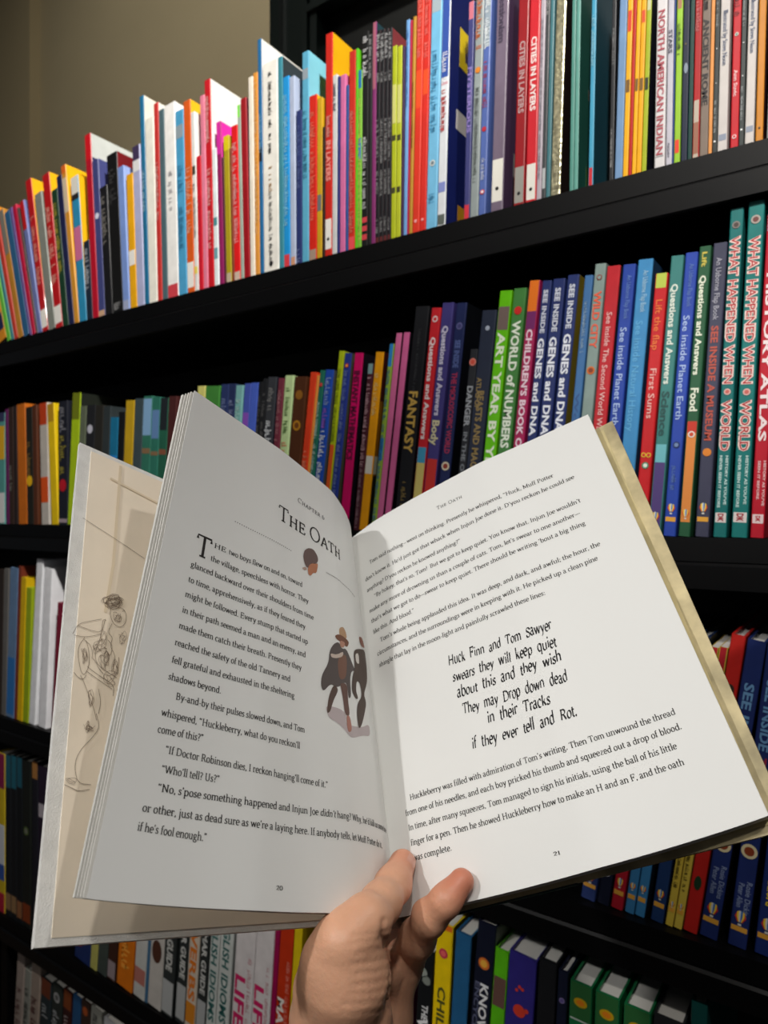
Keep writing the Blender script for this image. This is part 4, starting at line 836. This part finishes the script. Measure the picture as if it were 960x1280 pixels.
right_lines = [
 ("Tom said nothing_went on thinking. Presently he whispered, <Huck, Muff Potter",14.1,32.6,157.0,35.5),
 ("don't know it. He'd just got that whack when Injun Joe done it. D'you reckon he could see",8.2,44.0,168.5,43.0),
 ("anything? D'you reckon he knowed anything?>",8.3,53.0,87.1,52.7),
 ("<By hokey, that's so, Tom!  But we got to keep quiet. You know that. Injun Joe wouldn't",14.5,60.6,166.8,61.2),
 ("make any more of drowning us than a couple of cats. Tom, let's swear to one another_",8.2,69.6,164.0,69.3),
 ("that's what we got to do_swear to keep quiet. There should be writing 'bout a big thing",8.6,77.7,164.6,77.4),
 ("like this. And blood.>",9.1,86.1,44.6,85.8),
 ("Tom's whole being applauded this idea. It was deep, and dark, and awful; the hour, the",14.2,94.4,168.0,94.2),
 ("circumstances, and the surroundings were in keeping with it. He picked up a clean pine",10.2,102.6,163.8,102.4),
 ("shingle that lay in the moon-light and painfully scrawled these lines:",10.6,110.8,129.6,111.0),
 ("Huckleberry was filled with admiration of Tom's writing. Then Tom unwound the thread",20.3,195.6,171.4,196.8),
 ("from one of his needles, and each boy pricked his thumb and squeezed out a drop of blood.",15.6,202.9,171.6,204.1),
 ("In time, after many squeezes, Tom managed to sign his initials, using the ball of his little",16.2,210.6,166.2,211.8),
 ("finger for a pen. Then he showed Huckleberry how to make an H and an F, and the oath",16.4,218.3,166.6,219.5),
 ("was complete.",16.6,225.8,41.9,225.8)]
it = [typeset(s, a, b, c, d, SZ*.97) for s, a, b, c, d in right_lines]
it.append(typeset('The Oath', 75.8, 19.6, 95.8, 20.4, .042, thick=8, thin=5, caps=True, track=7))
it.append(typeset('21', 95.0, 240.4, 98.8, 240.4, SZ*.8))
print_on('body_text', PR, it, '#3a3836', rp)
rn = random.Random(5)
hw = [('Huck Finn and Tom Sawyer',60.8,129.8,127.2,132.4),('swears they will keep quiet',61.8,140.2,127.0,142.6),('about this and they wish',62.4,150.0,127.2,151.8),
      ('They may Drop down dead',63.7,160.6,127.0,162.9),('in their Tracks',77.2,170.0,114.8,172.0),('if they ever tell and Rot.',65.0,180.6,126.2,182.0)]
it = [typeset(s, a, b, c, d, .092, thick=12, thin=2.8, nib=.6, serif=False, slant=.2, jitter=4, rnd=rn, pressx=.62, track=-1.5, gap=30) for s, a, b, c, d in hw]
print_on('handwritten_lines', PR, it, '#1f1e1f', rp)

# covers, spine and endpapers
def quad_slab(name, c, off, thick, m, parent, n=None, a0=0, a1=1, b0=0, b1=1):
    c = [np.array(p) for p in c]
    def q(a, b): return (1-b)*((1-a)*c[0]+a*c[1])+b*((1-a)*c[2]+a*c[3])
    nn = np.cross(c[1]-c[0], c[2]-c[0]); nn /= np.linalg.norm(nn)
    if nn@c[0] > 0: nn = -nn                   # towards the reader
    mb = MB(); P = [[loc(q(a0+(a1-a0)*i/8, b0+(b1-b0)*j/8)-nn*off) for j in range(9)] for i in range(9)]
    Q = [[p-WM@nn*thick for p in r] for r in P]
    V = [tuple(p) for r in P for p in r]+[tuple(p) for r in Q for p in r]; fs = []
    for i in range(8):
        for j in range(8):
            k = (i*9+j, (i+1)*9+j, (i+1)*9+j+1, i*9+j+1); fs += [k, tuple(81+x for x in k[::-1])]
    rim = [i*9 for i in range(9)]+[72+j for j in range(1, 9)]+[i*9+8 for i in range(7, -1, -1)]+[j for j in range(7, 0, -1)]
    for a, b in zip(rim, rim[1:]+rim[:1]): fs.append((b, a, 81+a, 81+b))
    mb.add(V, fs); o = mb.build(name, m, parent)
    return o, (lambda a, b, lift: loc(q(a, b)-nn*off+nn*lift))
cloth = mat('#eeede8', rough=.6, bump=.35, bscale=1600, vary=.10, vscale=120)
tan = mat('#f8ead4', rough=.7, vary=.10, vscale=18, bump=.05, bscale=300)
cream = mat('#cfbf92', rough=.6, vary=.5, vscale=45)
teal = mat('#12302f', rough=.55, bump=.4, bscale=700)
CL = [[-.1779,.412,.0407],[-.0349,.5158,-.0317],[-.1304,.262,-.1623],[-.0058,.3696,-.2153]]
lc, _ = quad_slab('left_cover', CL, 0, .0026, cloth, book)
ep, on = quad_slab('endpaper', CL, -.0003, .0003, tan, lc, a0=.036, b0=.012, b1=.989)
SK = [[[0.026,0.21],[0.14,0.237],[0.22,0.259]],[[0.125,0.407],[0.148,0.399],[0.168,0.403],[0.173,0.428],[0.157,0.447],[0.134,0.442],[0.123,0.423],[0.125,0.407]],[[0.132,0.417],[0.136,0.414],[0.143,0.414]],[[0.158,0.408],[0.165,0.405]],[[0.152,0.414],[0.156,0.422],[0.151,0.426]],[[0.146,0.434],[0.156,0.431]],[[0.028,0.488],[0.064,0.486],[0.101,0.471]],[[0.101,0.438],[0.067,0.45],[0.037,0.462],[0.025,0.486]],[[0.038,0.466],[0.075,0.469],[0.104,0.468],[0.103,0.438],[0.114,0.438]],[[0.058,0.487],[0.042,0.509],[0.045,0.536],[0.06,0.57],[0.076,0.545],[0.072,0.513],[0.062,0.493]],[[0.111,0.436],[0.101,0.478],[0.086,0.52],[0.1,0.541],[0.152,0.556]],[[0.121,0.48],[0.137,0.491],[0.13,0.517],[0.119,0.504]],[[0.155,0.512],[0.155,0.532],[0.154,0.541]],[[0.07,0.546],[0.102,0.559],[0.146,0.571],[0.145,0.594]],[[0.068,0.555],[0.103,0.568],[0.141,0.581]],[[0.054,0.566],[0.064,0.578],[0.075,0.595],[0.096,0.627],[0.104,0.647]],[[0.104,0.586],[0.113,0.611],[0.108,0.634]],[[0.102,0.634],[0.114,0.659],[0.095,0.681],[0.068,0.704],[0.057,0.725],[0.059,0.744],[0.069,0.762],[0.1,0.762]],[[0.036,0.766],[0.053,0.77],[0.07,0.775],[0.098,0.77]],[[0.036,0.563],[0.049,0.572],[0.061,0.574],[0.069,0.564]],[[0.131,0.442],[0.119,0.465],[0.136,0.472],[0.128,0.493],[0.145,0.509],[0.141,0.534]],[[0.08,0.525],[0.093,0.533],[0.101,0.545],[0.114,0.553]],[[0.056,0.492],[0.078,0.502],[0.083,0.525]],[[0.154,0.42],[0.152,0.429],[0.145,0.425],[0.137,0.434],[0.142,0.423],[0.146,0.416],[0.151,0.417],[0.149,0.423],[0.153,0.433],[0.144,0.435],[0.144,0.424],[0.138,0.42],[0.145,0.422],[0.151,0.418],[0.159,0.423],[0.153,0.435],[0.144,0.436],[0.134,0.432],[0.144,0.422],[0.144,0.42],[0.151,0.418],[0.151,0.423],[0.15,0.428],[0.145,0.433],[0.134,0.431],[0.134,0.418]],[[0.121,0.499],[0.1,0.502],[0.088,0.521],[0.083,0.504],[0.091,0.496],[0.095,0.485],[0.098,0.496],[0.121,0.5],[0.113,0.508],[0.096,0.503],[0.081,0.511],[0.095,0.498],[0.096,0.497],[0.103,0.492],[0.121,0.5],[0.113,0.515],[0.097,0.502],[0.095,0.5],[0.086,0.497],[0.096,0.494],[0.105,0.478],[0.121,0.493],[0.101,0.507],[0.094,0.512],[0.083,0.506],[0.083,0.493],[0.097,0.486],[0.107,0.483],[0.105,0.496],[0.102,0.51],[0.096,0.5],[0.084,0.507],[0.081,0.498],[0.096,0.496]],[[0.07,0.524],[0.066,0.532],[0.06,0.544],[0.061,0.526],[0.048,0.512],[0.058,0.512],[0.065,0.516],[0.067,0.522],[0.07,0.535],[0.062,0.535],[0.061,0.525],[0.051,0.516],[0.06,0.517],[0.065,0.519],[0.069,0.521],[0.063,0.527],[0.062,0.534],[0.055,0.528],[0.059,0.521],[0.057,0.507],[0.067,0.515],[0.064,0.523],[0.064,0.529],[0.058,0.546],[0.058,0.529],[0.053,0.514],[0.061,0.513],[0.064,0.516],[0.067,0.525],[0.067,0.533]],[[0.124,0.522],[0.118,0.529],[0.12,0.55],[0.1,0.533],[0.1,0.516],[0.116,0.517],[0.126,0.506],[0.126,0.524],[0.122,0.531],[0.116,0.527],[0.111,0.528],[0.115,0.523],[0.115,0.504],[0.128,0.507],[0.127,0.527],[0.128,0.535],[0.117,0.533],[0.108,0.53],[0.101,0.515],[0.115,0.514],[0.123,0.502],[0.13,0.522],[0.119,0.529],[0.114,0.547],[0.106,0.538],[0.105,0.51],[0.116,0.522],[0.126,0.505],[0.122,0.521],[0.124,0.534],[0.115,0.538],[0.116,0.524],[0.113,0.523],[0.115,0.521],[0.128,0.509],[0.125,0.52]],[[0.089,0.605],[0.091,0.618],[0.085,0.616],[0.082,0.612],[0.079,0.604],[0.084,0.596],[0.085,0.601],[0.091,0.604],[0.088,0.615],[0.084,0.622],[0.082,0.611],[0.077,0.599],[0.081,0.589],[0.086,0.6],[0.093,0.606],[0.089,0.613],[0.085,0.629],[0.081,0.608],[0.077,0.593],[0.082,0.594],[0.087,0.587],[0.095,0.608],[0.09,0.622],[0.084,0.62],[0.081,0.616],[0.083,0.606]],[[0.149,0.538],[0.149,0.54],[0.146,0.544],[0.14,0.555],[0.135,0.534],[0.144,0.514],[0.153,0.527],[0.148,0.538],[0.152,0.55],[0.147,0.542],[0.135,0.547],[0.142,0.536],[0.144,0.515],[0.148,0.532],[0.156,0.534],[0.151,0.548],[0.147,0.55],[0.142,0.545],[0.14,0.535],[0.147,0.525],[0.149,0.534],[0.158,0.54],[0.152,0.55],[0.146,0.556],[0.145,0.539],[0.137,0.534],[0.147,0.522],[0.153,0.521],[0.151,0.536],[0.154,0.549]],[[0.141,0.387],[0.152,0.403],[0.128,0.407],[0.101,0.406],[0.119,0.389],[0.129,0.389],[0.14,0.38],[0.146,0.385],[0.153,0.398],[0.13,0.412],[0.108,0.401],[0.099,0.389],[0.129,0.377],[0.149,0.373],[0.147,0.388],[0.15,0.404],[0.128,0.396],[0.106,0.404],[0.097,0.386],[0.13,0.384],[0.136,0.383],[0.159,0.381],[0.146,0.405],[0.127,0.41],[0.115,0.399],[0.126,0.389],[0.115,0.376],[0.139,0.381],[0.158,0.385],[0.142,0.392],[0.126,0.402],[0.11,0.402],[0.118,0.386],[0.129,0.387],[0.146,0.374],[0.166,0.379],[0.132,0.393],[0.122,0.4],[0.1,0.4],[0.104,0.39],[0.128,0.372],[0.148,0.372],[0.157,0.39],[0.134,0.392],[0.126,0.399],[0.103,0.4],[0.123,0.389],[0.129,0.376],[0.15,0.369],[0.137,0.389],[0.133,0.394],[0.124,0.407],[0.108,0.399],[0.114,0.387],[0.128,0.386],[0.145,0.373],[0.153,0.389],[0.137,0.397],[0.127,0.4],[0.127,0.391],[0.12,0.389],[0.131,0.381],[0.141,0.38],[0.162,0.386],[0.151,0.401],[0.129,0.397],[0.125,0.393],[0.108,0.384],[0.128,0.386],[0.151,0.373],[0.16,0.389],[0.134,0.393],[0.127,0.396],[0.108,0.399],[0.12,0.39],[0.13,0.388],[0.161,0.372],[0.146,0.391],[0.142,0.4],[0.113,0.413],[0.117,0.394],[0.116,0.385],[0.13,0.373],[0.147,0.371],[0.151,0.389],[0.14,0.398],[0.126,0.403],[0.112,0.4],[0.116,0.386],[0.13,0.368],[0.137,0.387],[0.155,0.39],[0.141,0.394],[0.129,0.393],[0.094,0.403],[0.1,0.387],[0.131,0.386],[0.153,0.379],[0.157,0.392],[0.135,0.397],[0.109,0.412],[0.111,0.394],[0.116,0.385],[0.129,0.388],[0.136,0.385],[0.152,0.386],[0.138,0.4],[0.12,0.406],[0.112,0.398],[0.118,0.386]],[[0.102,0.657],[0.089,0.667],[0.084,0.67],[0.08,0.664],[0.079,0.662],[0.084,0.659],[0.087,0.659],[0.088,0.661],[0.087,0.664],[0.085,0.664],[0.077,0.667],[0.083,0.662],[0.082,0.655],[0.086,0.661],[0.093,0.661],[0.1,0.669],[0.084,0.664],[0.081,0.664],[0.078,0.659],[0.083,0.66],[0.089,0.658],[0.094,0.662],[0.087,0.666],[0.084,0.667],[0.072,0.665],[0.082,0.661],[0.082,0.647],[0.085,0.661],[0.087,0.661],[0.086,0.663],[0.085,0.672],[0.08,0.663],[0.077,0.657],[0.084,0.647],[0.086,0.661],[0.097,0.66],[0.085,0.664],[0.082,0.675],[0.078,0.666],[0.072,0.658]],[[0.166,0.467],[0.17,0.481],[0.158,0.48],[0.155,0.47],[0.157,0.465],[0.161,0.454],[0.164,0.462],[0.173,0.467],[0.166,0.475],[0.161,0.471],[0.161,0.467],[0.149,0.461],[0.161,0.463],[0.169,0.447],[0.178,0.466],[0.166,0.477],[0.156,0.484],[0.156,0.473],[0.154,0.466],[0.162,0.463],[0.164,0.463],[0.174,0.461],[0.163,0.468],[0.162,0.483]],[[0.134,0.559],[0.152,0.571],[0.133,0.572],[0.116,0.57],[0.115,0.552],[0.131,0.554],[0.134,0.556],[0.137,0.559],[0.153,0.569],[0.133,0.579],[0.124,0.567],[0.113,0.556],[0.13,0.544],[0.149,0.543],[0.148,0.556],[0.136,0.561],[0.127,0.572],[0.127,0.561],[0.122,0.555],[0.133,0.556],[0.14,0.548],[0.147,0.554],[0.139,0.567],[0.128,0.573]],[[0.06,0.758],[0.055,0.761],[0.052,0.76],[0.048,0.76],[0.04,0.757],[0.052,0.753],[0.066,0.754],[0.062,0.759],[0.06,0.764],[0.047,0.763],[0.043,0.761],[0.037,0.756],[0.045,0.754],[0.053,0.758],[0.059,0.759],[0.061,0.762]],[[0.117,0.47],[0.113,0.484],[0.108,0.495],[0.103,0.48],[0.103,0.476],[0.107,0.474],[0.111,0.459],[0.121,0.478],[0.114,0.496],[0.107,0.482],[0.102,0.484],[0.1,0.472],[0.103,0.458],[0.11,0.466],[0.119,0.48],[0.111,0.482],[0.107,0.479],[0.102,0.486]]]
def ribbon(P, w):
    V = []; f = []
    for i, p in enumerate(P):
        a = P[max(0, i-1)]; b = P[min(len(P)-1, i+1)]; dx, dy = (b[0]-a[0])*190, (b[1]-a[1])*250; l = math.hypot(dx, dy) or 1
        V += [(p[0]-dy/l*w/190, p[1]+dx/l*w/250), (p[0]+dy/l*w/190, p[1]-dx/l*w/250)]
    return V, [(2*i, 2*i+1, 2*i+3, 2*i+2) for i in range(len(P)-1)]
def sketch(name, lines, w, col, lift):
    V = []; Fs = []
    for P in lines:
        v, f = ribbon(P, w); o = len(V); V += [tuple(on(a, b, lift)) for a, b in v]; Fs += [tuple(i+o for i in q) for q in f]
    me = bpy.data.meshes.new(name); me.from_pydata(V, [], Fs); me.materials.append(mat(col, rough=.8)); return link(name, me, ep)
def curvy(P):
    P = [tuple(p) for p in P]
    for _ in range(2):
        Q = [P[0]]
        for a, b in zip(P, P[1:]): Q += [(a[0]*.75+b[0]*.25, a[1]*.75+b[1]*.25), (a[0]*.25+b[0]*.75, a[1]*.25+b[1]*.75)]
        P = Q+[P[-1]]
    return P
sketch('pencil_sketch', [curvy(p) for p in SK[:-12]], .11, '#6a5846', .0006)
sketch('pencil_shading', [curvy(p) for p in SK[-12:]], .075, '#7a6858', .00055)
sketch('faint_rule', [[(.13, .02), (.125, .3), (.11, .42)], [(.10, .07), (.3, .09), (.5, .11)]], .8, '#e4d3b6', .00045)
CR = [[-.01802,.5286,-.03003],[.14834,.45802,.05933],[.00945,.37785,-.22242],[.17659,.30411,-.13685]]
rc, _ = quad_slab('right_cover', CR, 0, .0028, cream, book, a0=.0)
quad_slab('cloth_quarter', CR, .0003, .0030, teal, rc, a0=-.01, a1=.50, b0=-.002, b1=1.003)
quad_slab('endpaper', CR, -.0003, .0003, mat('#d2c290', rough=.7, vary=.3, vscale=40), rc, a0=.505, a1=.965, b0=.014, b1=.985)
SP = [CL[1], [CR[0][0], CR[0][1], CR[0][2]], CL[3], CR[2]]
sp, _ = quad_slab('spine', SP, .0005, .0028, teal, book)
m = MB(); hb = [Gb+XD*x+YD*y+AX*z for x, y, z in ((-.006, -.004, .001), (.006, -.009, .001), (.006, -.012, .0035), (-.006, -.008, .0035))]
ht = [p-AX*.004 for p in hb]
m.add([tuple(loc(p)) for p in hb+ht], [(0,1,2,3),(7,6,5,4),(0,4,5,1),(1,5,6,2),(2,6,7,3),(3,7,4,0)]); m.build('headband', mat('#c8c6c2', rough=.3), book)

# ------------------------------------------------------------------ the hand and forearm that hold the book
HAND = [[[0.0097,0.37,-0.1846,6.9],[0.0044,0.354,-0.1879,8.4],[-0.0015,0.336,-0.1867,8.9],[-0.0084,0.321,-0.1868,9.8],[-0.0175,0.314,-0.1923,12.6]],[[-0.0084,0.321,-0.1868,9.8],[-0.0254,0.315,-0.2001,10.2],[-0.0295,0.324,-0.218,11.8]],[[-0.0175,0.314,-0.1923,12.6],[-0.0169,0.316,-0.2083,18.8],[-0.0201,0.328,-0.2356,22.6],[-0.017,0.34,-0.2724,26],[-0.0188,0.33,-0.3,27.5],[-0.0194,0.31,-0.3276,31]],[[0.0064,0.374,-0.2431,11.5],[0.0,0.372,-0.2684,14],[-0.0104,0.365,-0.2903,20]],[[-0.0184,0.345,-0.2254,16],[0.0042,0.374,-0.2444,11]],[[0.0112,0.378,-0.2418,9.8],[0.0172,0.361,-0.2182,8.5],[0.0225,0.347,-0.1999,7.7],[0.0299,0.342,-0.1889,6.7],[0.0381,0.346,-0.1816,6.1]],[[0.0022,0.388,-0.2425,10],[-0.0047,0.416,-0.2411,9.3],[-0.0108,0.43,-0.2297,8.8],[-0.0148,0.434,-0.2145,7.8]],[[0.0075,0.39,-0.2438,10],[0.0057,0.416,-0.2411,9.5],[0.0048,0.425,-0.2246,9],[0.0035,0.437,-0.2111,8]],[[0.011,0.386,-0.2434,9.5],[0.0164,0.412,-0.2388,9],[0.0202,0.424,-0.2265,8.5],[0.0229,0.428,-0.2116,7.6]]]
segs = []
for ch in HAND:
    for a, b in zip(ch, ch[1:]): segs.append((np.array(a[:3]), np.array(b[:3]), a[3]/1000, b[3]/1000))
def sdf(P, k=.0058):
    acc = None
    for a, b, ra, rb in segs:
        ba = b-a; L2 = ba@ba
        t = np.clip(((P-a)@ba)/L2, 0, 1)
        d = np.linalg.norm(P-a-t[..., None]*ba, axis=-1)-(ra+(rb-ra)*t)
        if acc is None: acc = d
        else:
            h = np.clip(.5+.5*(acc-d)/k, 0, 1); acc = acc*(1-h)+d*h-k*h*(1-h)
    return acc
def surface_net(lo, hi, st):
    n = [int((hi[i]-lo[i])/st)+1 for i in range(3)]
    ax_ = [lo[i]+np.arange(n[i])*st for i in range(3)]
    G = np.empty(n, np.float32)
    Yg, Zg = np.meshgrid(ax_[1], ax_[2], indexing='ij')
    for i, x in enumerate(ax_[0]): G[i] = sdf(np.stack([np.full(Yg.shape, x), Yg, Zg], -1))
    G[[0, -1]] = 1; G[:, [0, -1]] = 1; G[:, :, [0, -1]] = 1
    ins = G < 0
    c = [n[0]-1, n[1]-1, n[2]-1]
    S = np.zeros(c, int); acc = np.zeros(c+[3]); cnt = np.zeros(c)
    corner = [(i, j, k) for i in (0, 1) for j in (0, 1) for k in (0, 1)]
    def sub(A, o): return A[o[0]:o[0]+c[0], o[1]:o[1]+c[1], o[2]:o[2]+c[2]]
    for o in corner: S += sub(ins, o)
    act = (S > 0) & (S < 8)
    for a in corner:
        for d in range(3):
            if a[d]: continue
            b = list(a); b[d] = 1
            ga, gb = sub(G, a)[act], sub(G, b)[act]; x = (ga < 0) != (gb < 0)
            t = np.where(x, ga/np.where(ga-gb == 0, 1, ga-gb), 0)
            p = np.tile(np.array(a, float), (len(ga), 1)); p[:, d] = t
            A = acc[act]; A[x] += p[x]; acc[act] = A
            Cn = cnt[act]; Cn[x] += 1; cnt[act] = Cn
    idx = -np.ones(c, int); ii = np.argwhere(act); idx[act] = np.arange(len(ii))
    V = np.array(lo)+(ii+acc[act]/cnt[act][:, None])*st
    fs = []
    for d in range(3):
        e1, e2 = [(1, 2), (2, 0), (0, 1)][d]
        A = ins[tuple(slice(0, -1) if q == d else slice(1, -1) for q in range(3))]
        B_ = ins[tuple(slice(1, None) if q == d else slice(1, -1) for q in range(3))]
        for flip in (0, 1):
            w = np.argwhere(A & ~B_) if not flip else np.argwhere(~A & B_)
            w = w+np.array([0 if q == d else 1 for q in range(3)])
            o1 = np.zeros(3, int); o1[e1] = 1; o2 = np.zeros(3, int); o2[e2] = 1
            q = [w, w-o1, w-o1-o2, w-o2]
            I = np.stack([idx[tuple(p.T)] for p in q], 1)
            fs.append(I[:, ::-1] if flip else I)
    fs = np.vstack(fs)
    return V, fs[:, ::-1]
V, fs = surface_net((-.085, .24, -.45), (.06, .47, -.155), .00125)
for _ in range(3):
    d = sdf(V); e = 1e-4
    g = np.stack([sdf(V+np.eye(3)[i]*e)-sdf(V-np.eye(3)[i]*e) for i in range(3)], 1)/(2*e)
    gl = np.maximum(np.linalg.norm(g, axis=1, keepdims=True), .3); V = V-g/gl**2*d[:, None]
N = g/gl
# skin creases: shallow grooves on the side of the hand that faces the reader
PX = np.stack([480+F*V[:, 0]/V[:, 1], 640-F*V[:, 2]/V[:, 1]], 1)
facing = (N*V).sum(1) < 0
CRE = [([(494,1158),(486,1163),(478,1166)],.5,2.2),([(478,1172),(494,1200),(491,1235),(478,1282)],1.5,4.5),([(466,1104),(474,1110),(482,1113)],.35,2),([(464,1109),(472,1115),(481,1119)],.35,2),
 ([(482,1165),(460,1168),(440,1170)],.35,2),([(484,1174),(462,1176),(436,1180)],.3,2),([(487,1184),(466,1188),(446,1193)],.35,2.2),([(490,1196),(468,1202),(440,1206)],.4,2.4),
 ([(491,1208),(470,1215),(446,1218)],.35,2.2),([(491,1222),(468,1229),(440,1232)],.4,2.4),([(488,1236),(462,1242),(436,1243)],.35,2.2),([(484,1250),(458,1254),(430,1256)],.35,2.2),([(480,1264),(455,1267),(428,1268)],.3,2.2),
 ([(500,1195),(508,1206),(515,1222)],.4,2),([(505,1225),(497,1250),(492,1285)],.5,2.4),([(515,1150),(522,1160),(528,1170)],.25,2),([(541,1120),(549,1128),(556,1138)],.35,2.2),([(545,1117),(553,1125),(560,1134)],.3,2),([(558,1108),(563,1113),(568,1118)],.25,2),
 ([(480,1150),(478,1160),(482,1172)],.8,3)]
off = np.zeros(len(V))
for pl, dep, wd in CRE:
    pl = np.array(pl, float); best = np.full(len(V), 1e9)
    for a, b in zip(pl, pl[1:]):
        ba = b-a; t = np.clip(((PX-a)@ba)/(ba@ba), 0, 1); best = np.minimum(best, np.linalg.norm(PX-a-t[:, None]*ba, axis=1))
    off += dep*np.exp(-(best/wd)**2)*facing
V = V-N*(off/1000)[:, None]
HB = W((-.02, .33, -.35))
arm = empty('left_hand', HB, 'left hand and wrist holding the open storybook from below, thumb on pages', 'person')
Vw = V@WM.T+np.array([0, 0, EYE])-np.array(HB)
me = bpy.data.meshes.new('skin'); me.from_pydata([tuple(p) for p in Vw], [], [tuple(int(i) for i in f) for f in fs])
me.polygons.foreach_set('use_smooth', [True]*len(fs)); me.update()
skin = mat('#d9a484', rough=.46, sss=.12, bump=.25, bscale=420, vary=.12, vscale=30, spec=.45)
nt = skin.node_tree; b = nt.nodes['Principled BSDF']
# redder finger tips: blood tone by distance to the tips
at = me.attributes.new('blush', 'FLOAT', 'POINT')
tips = [np.array(HAND[0][0][:3]), np.array(HAND[5][-1][:3])]
bl = np.zeros(len(V))
for t_, s_ in zip(tips, (.6, 1.0)): bl += s_*.8*np.exp(-(np.linalg.norm(V-t_, axis=1)/.016)**2)
bl += .35*np.exp(-(np.abs(np.linalg.norm(V-np.array([.0085, .385, -.235]), axis=1))/.02)**2)
at.data.foreach_set('value', bl.astype(np.float32))
an = nt.nodes.new('ShaderNodeAttribute'); an.attribute_name = 'blush'
mx = nt.nodes.new('ShaderNodeMix'); mx.data_type = 'RGBA'; mx.inputs['B'].default_value = lin('#c06a52')
src = b.inputs['Base Color'].links[0].from_socket
nt.links.new(an.outputs['Fac'], mx.inputs['Factor']); nt.links.new(src, mx.inputs['A']); nt.links.new(mx.outputs['Result'], b.inputs['Base Color'])
me.materials.append(skin)
sk = link('skin', me, arm)
# thumb nail: a thin curved plate on the far upper side of the thumb tip
def nail(tip, prev, up, r, L, wd, name):
    tip, prev, up = map(np.array, (tip, prev, up)); a = tip-prev; a = a/np.linalg.norm(a); up = up-a*(up@a); up = up/np.linalg.norm(up); s = np.cross(a, up)
    P = []
    for i in range(9):
        t = i/8; row_ = []
        for j in range(9):
            ph = (j/8-.5)*2*wd*(1-.25*max(0, t-.6)); rr = r*(1.0-.25*max(0, t-.45)**1.5)
            p = tip+a*(-L*.62+L*t)+(up*math.cos(ph)+s*math.sin(ph))*rr
            for _ in range(4):
                d_ = sdf(p[None])[0]; g_ = np.array([sdf((p+np.eye(3)[k]*e)[None])[0]-sdf((p-np.eye(3)[k]*e)[None])[0] for k in range(3)])/(2*e)
                p = p-g_*(d_-.0004*(1 if 0 < t < 1 else .3))
            row_.append(tuple(p@WM.T+np.array([0, 0, EYE])-np.array(HB)))
        P.append(row_)
    mb = MB(); mb.grid(P); o = mb.build(name, mat('#cf9782', rough=.3, coat=.3), arm, smooth=True); return o
nail(HAND[0][0][:3], HAND[0][1][:3], (.75, -.35, .55), .0070, .008, .42, 'thumb_nail')
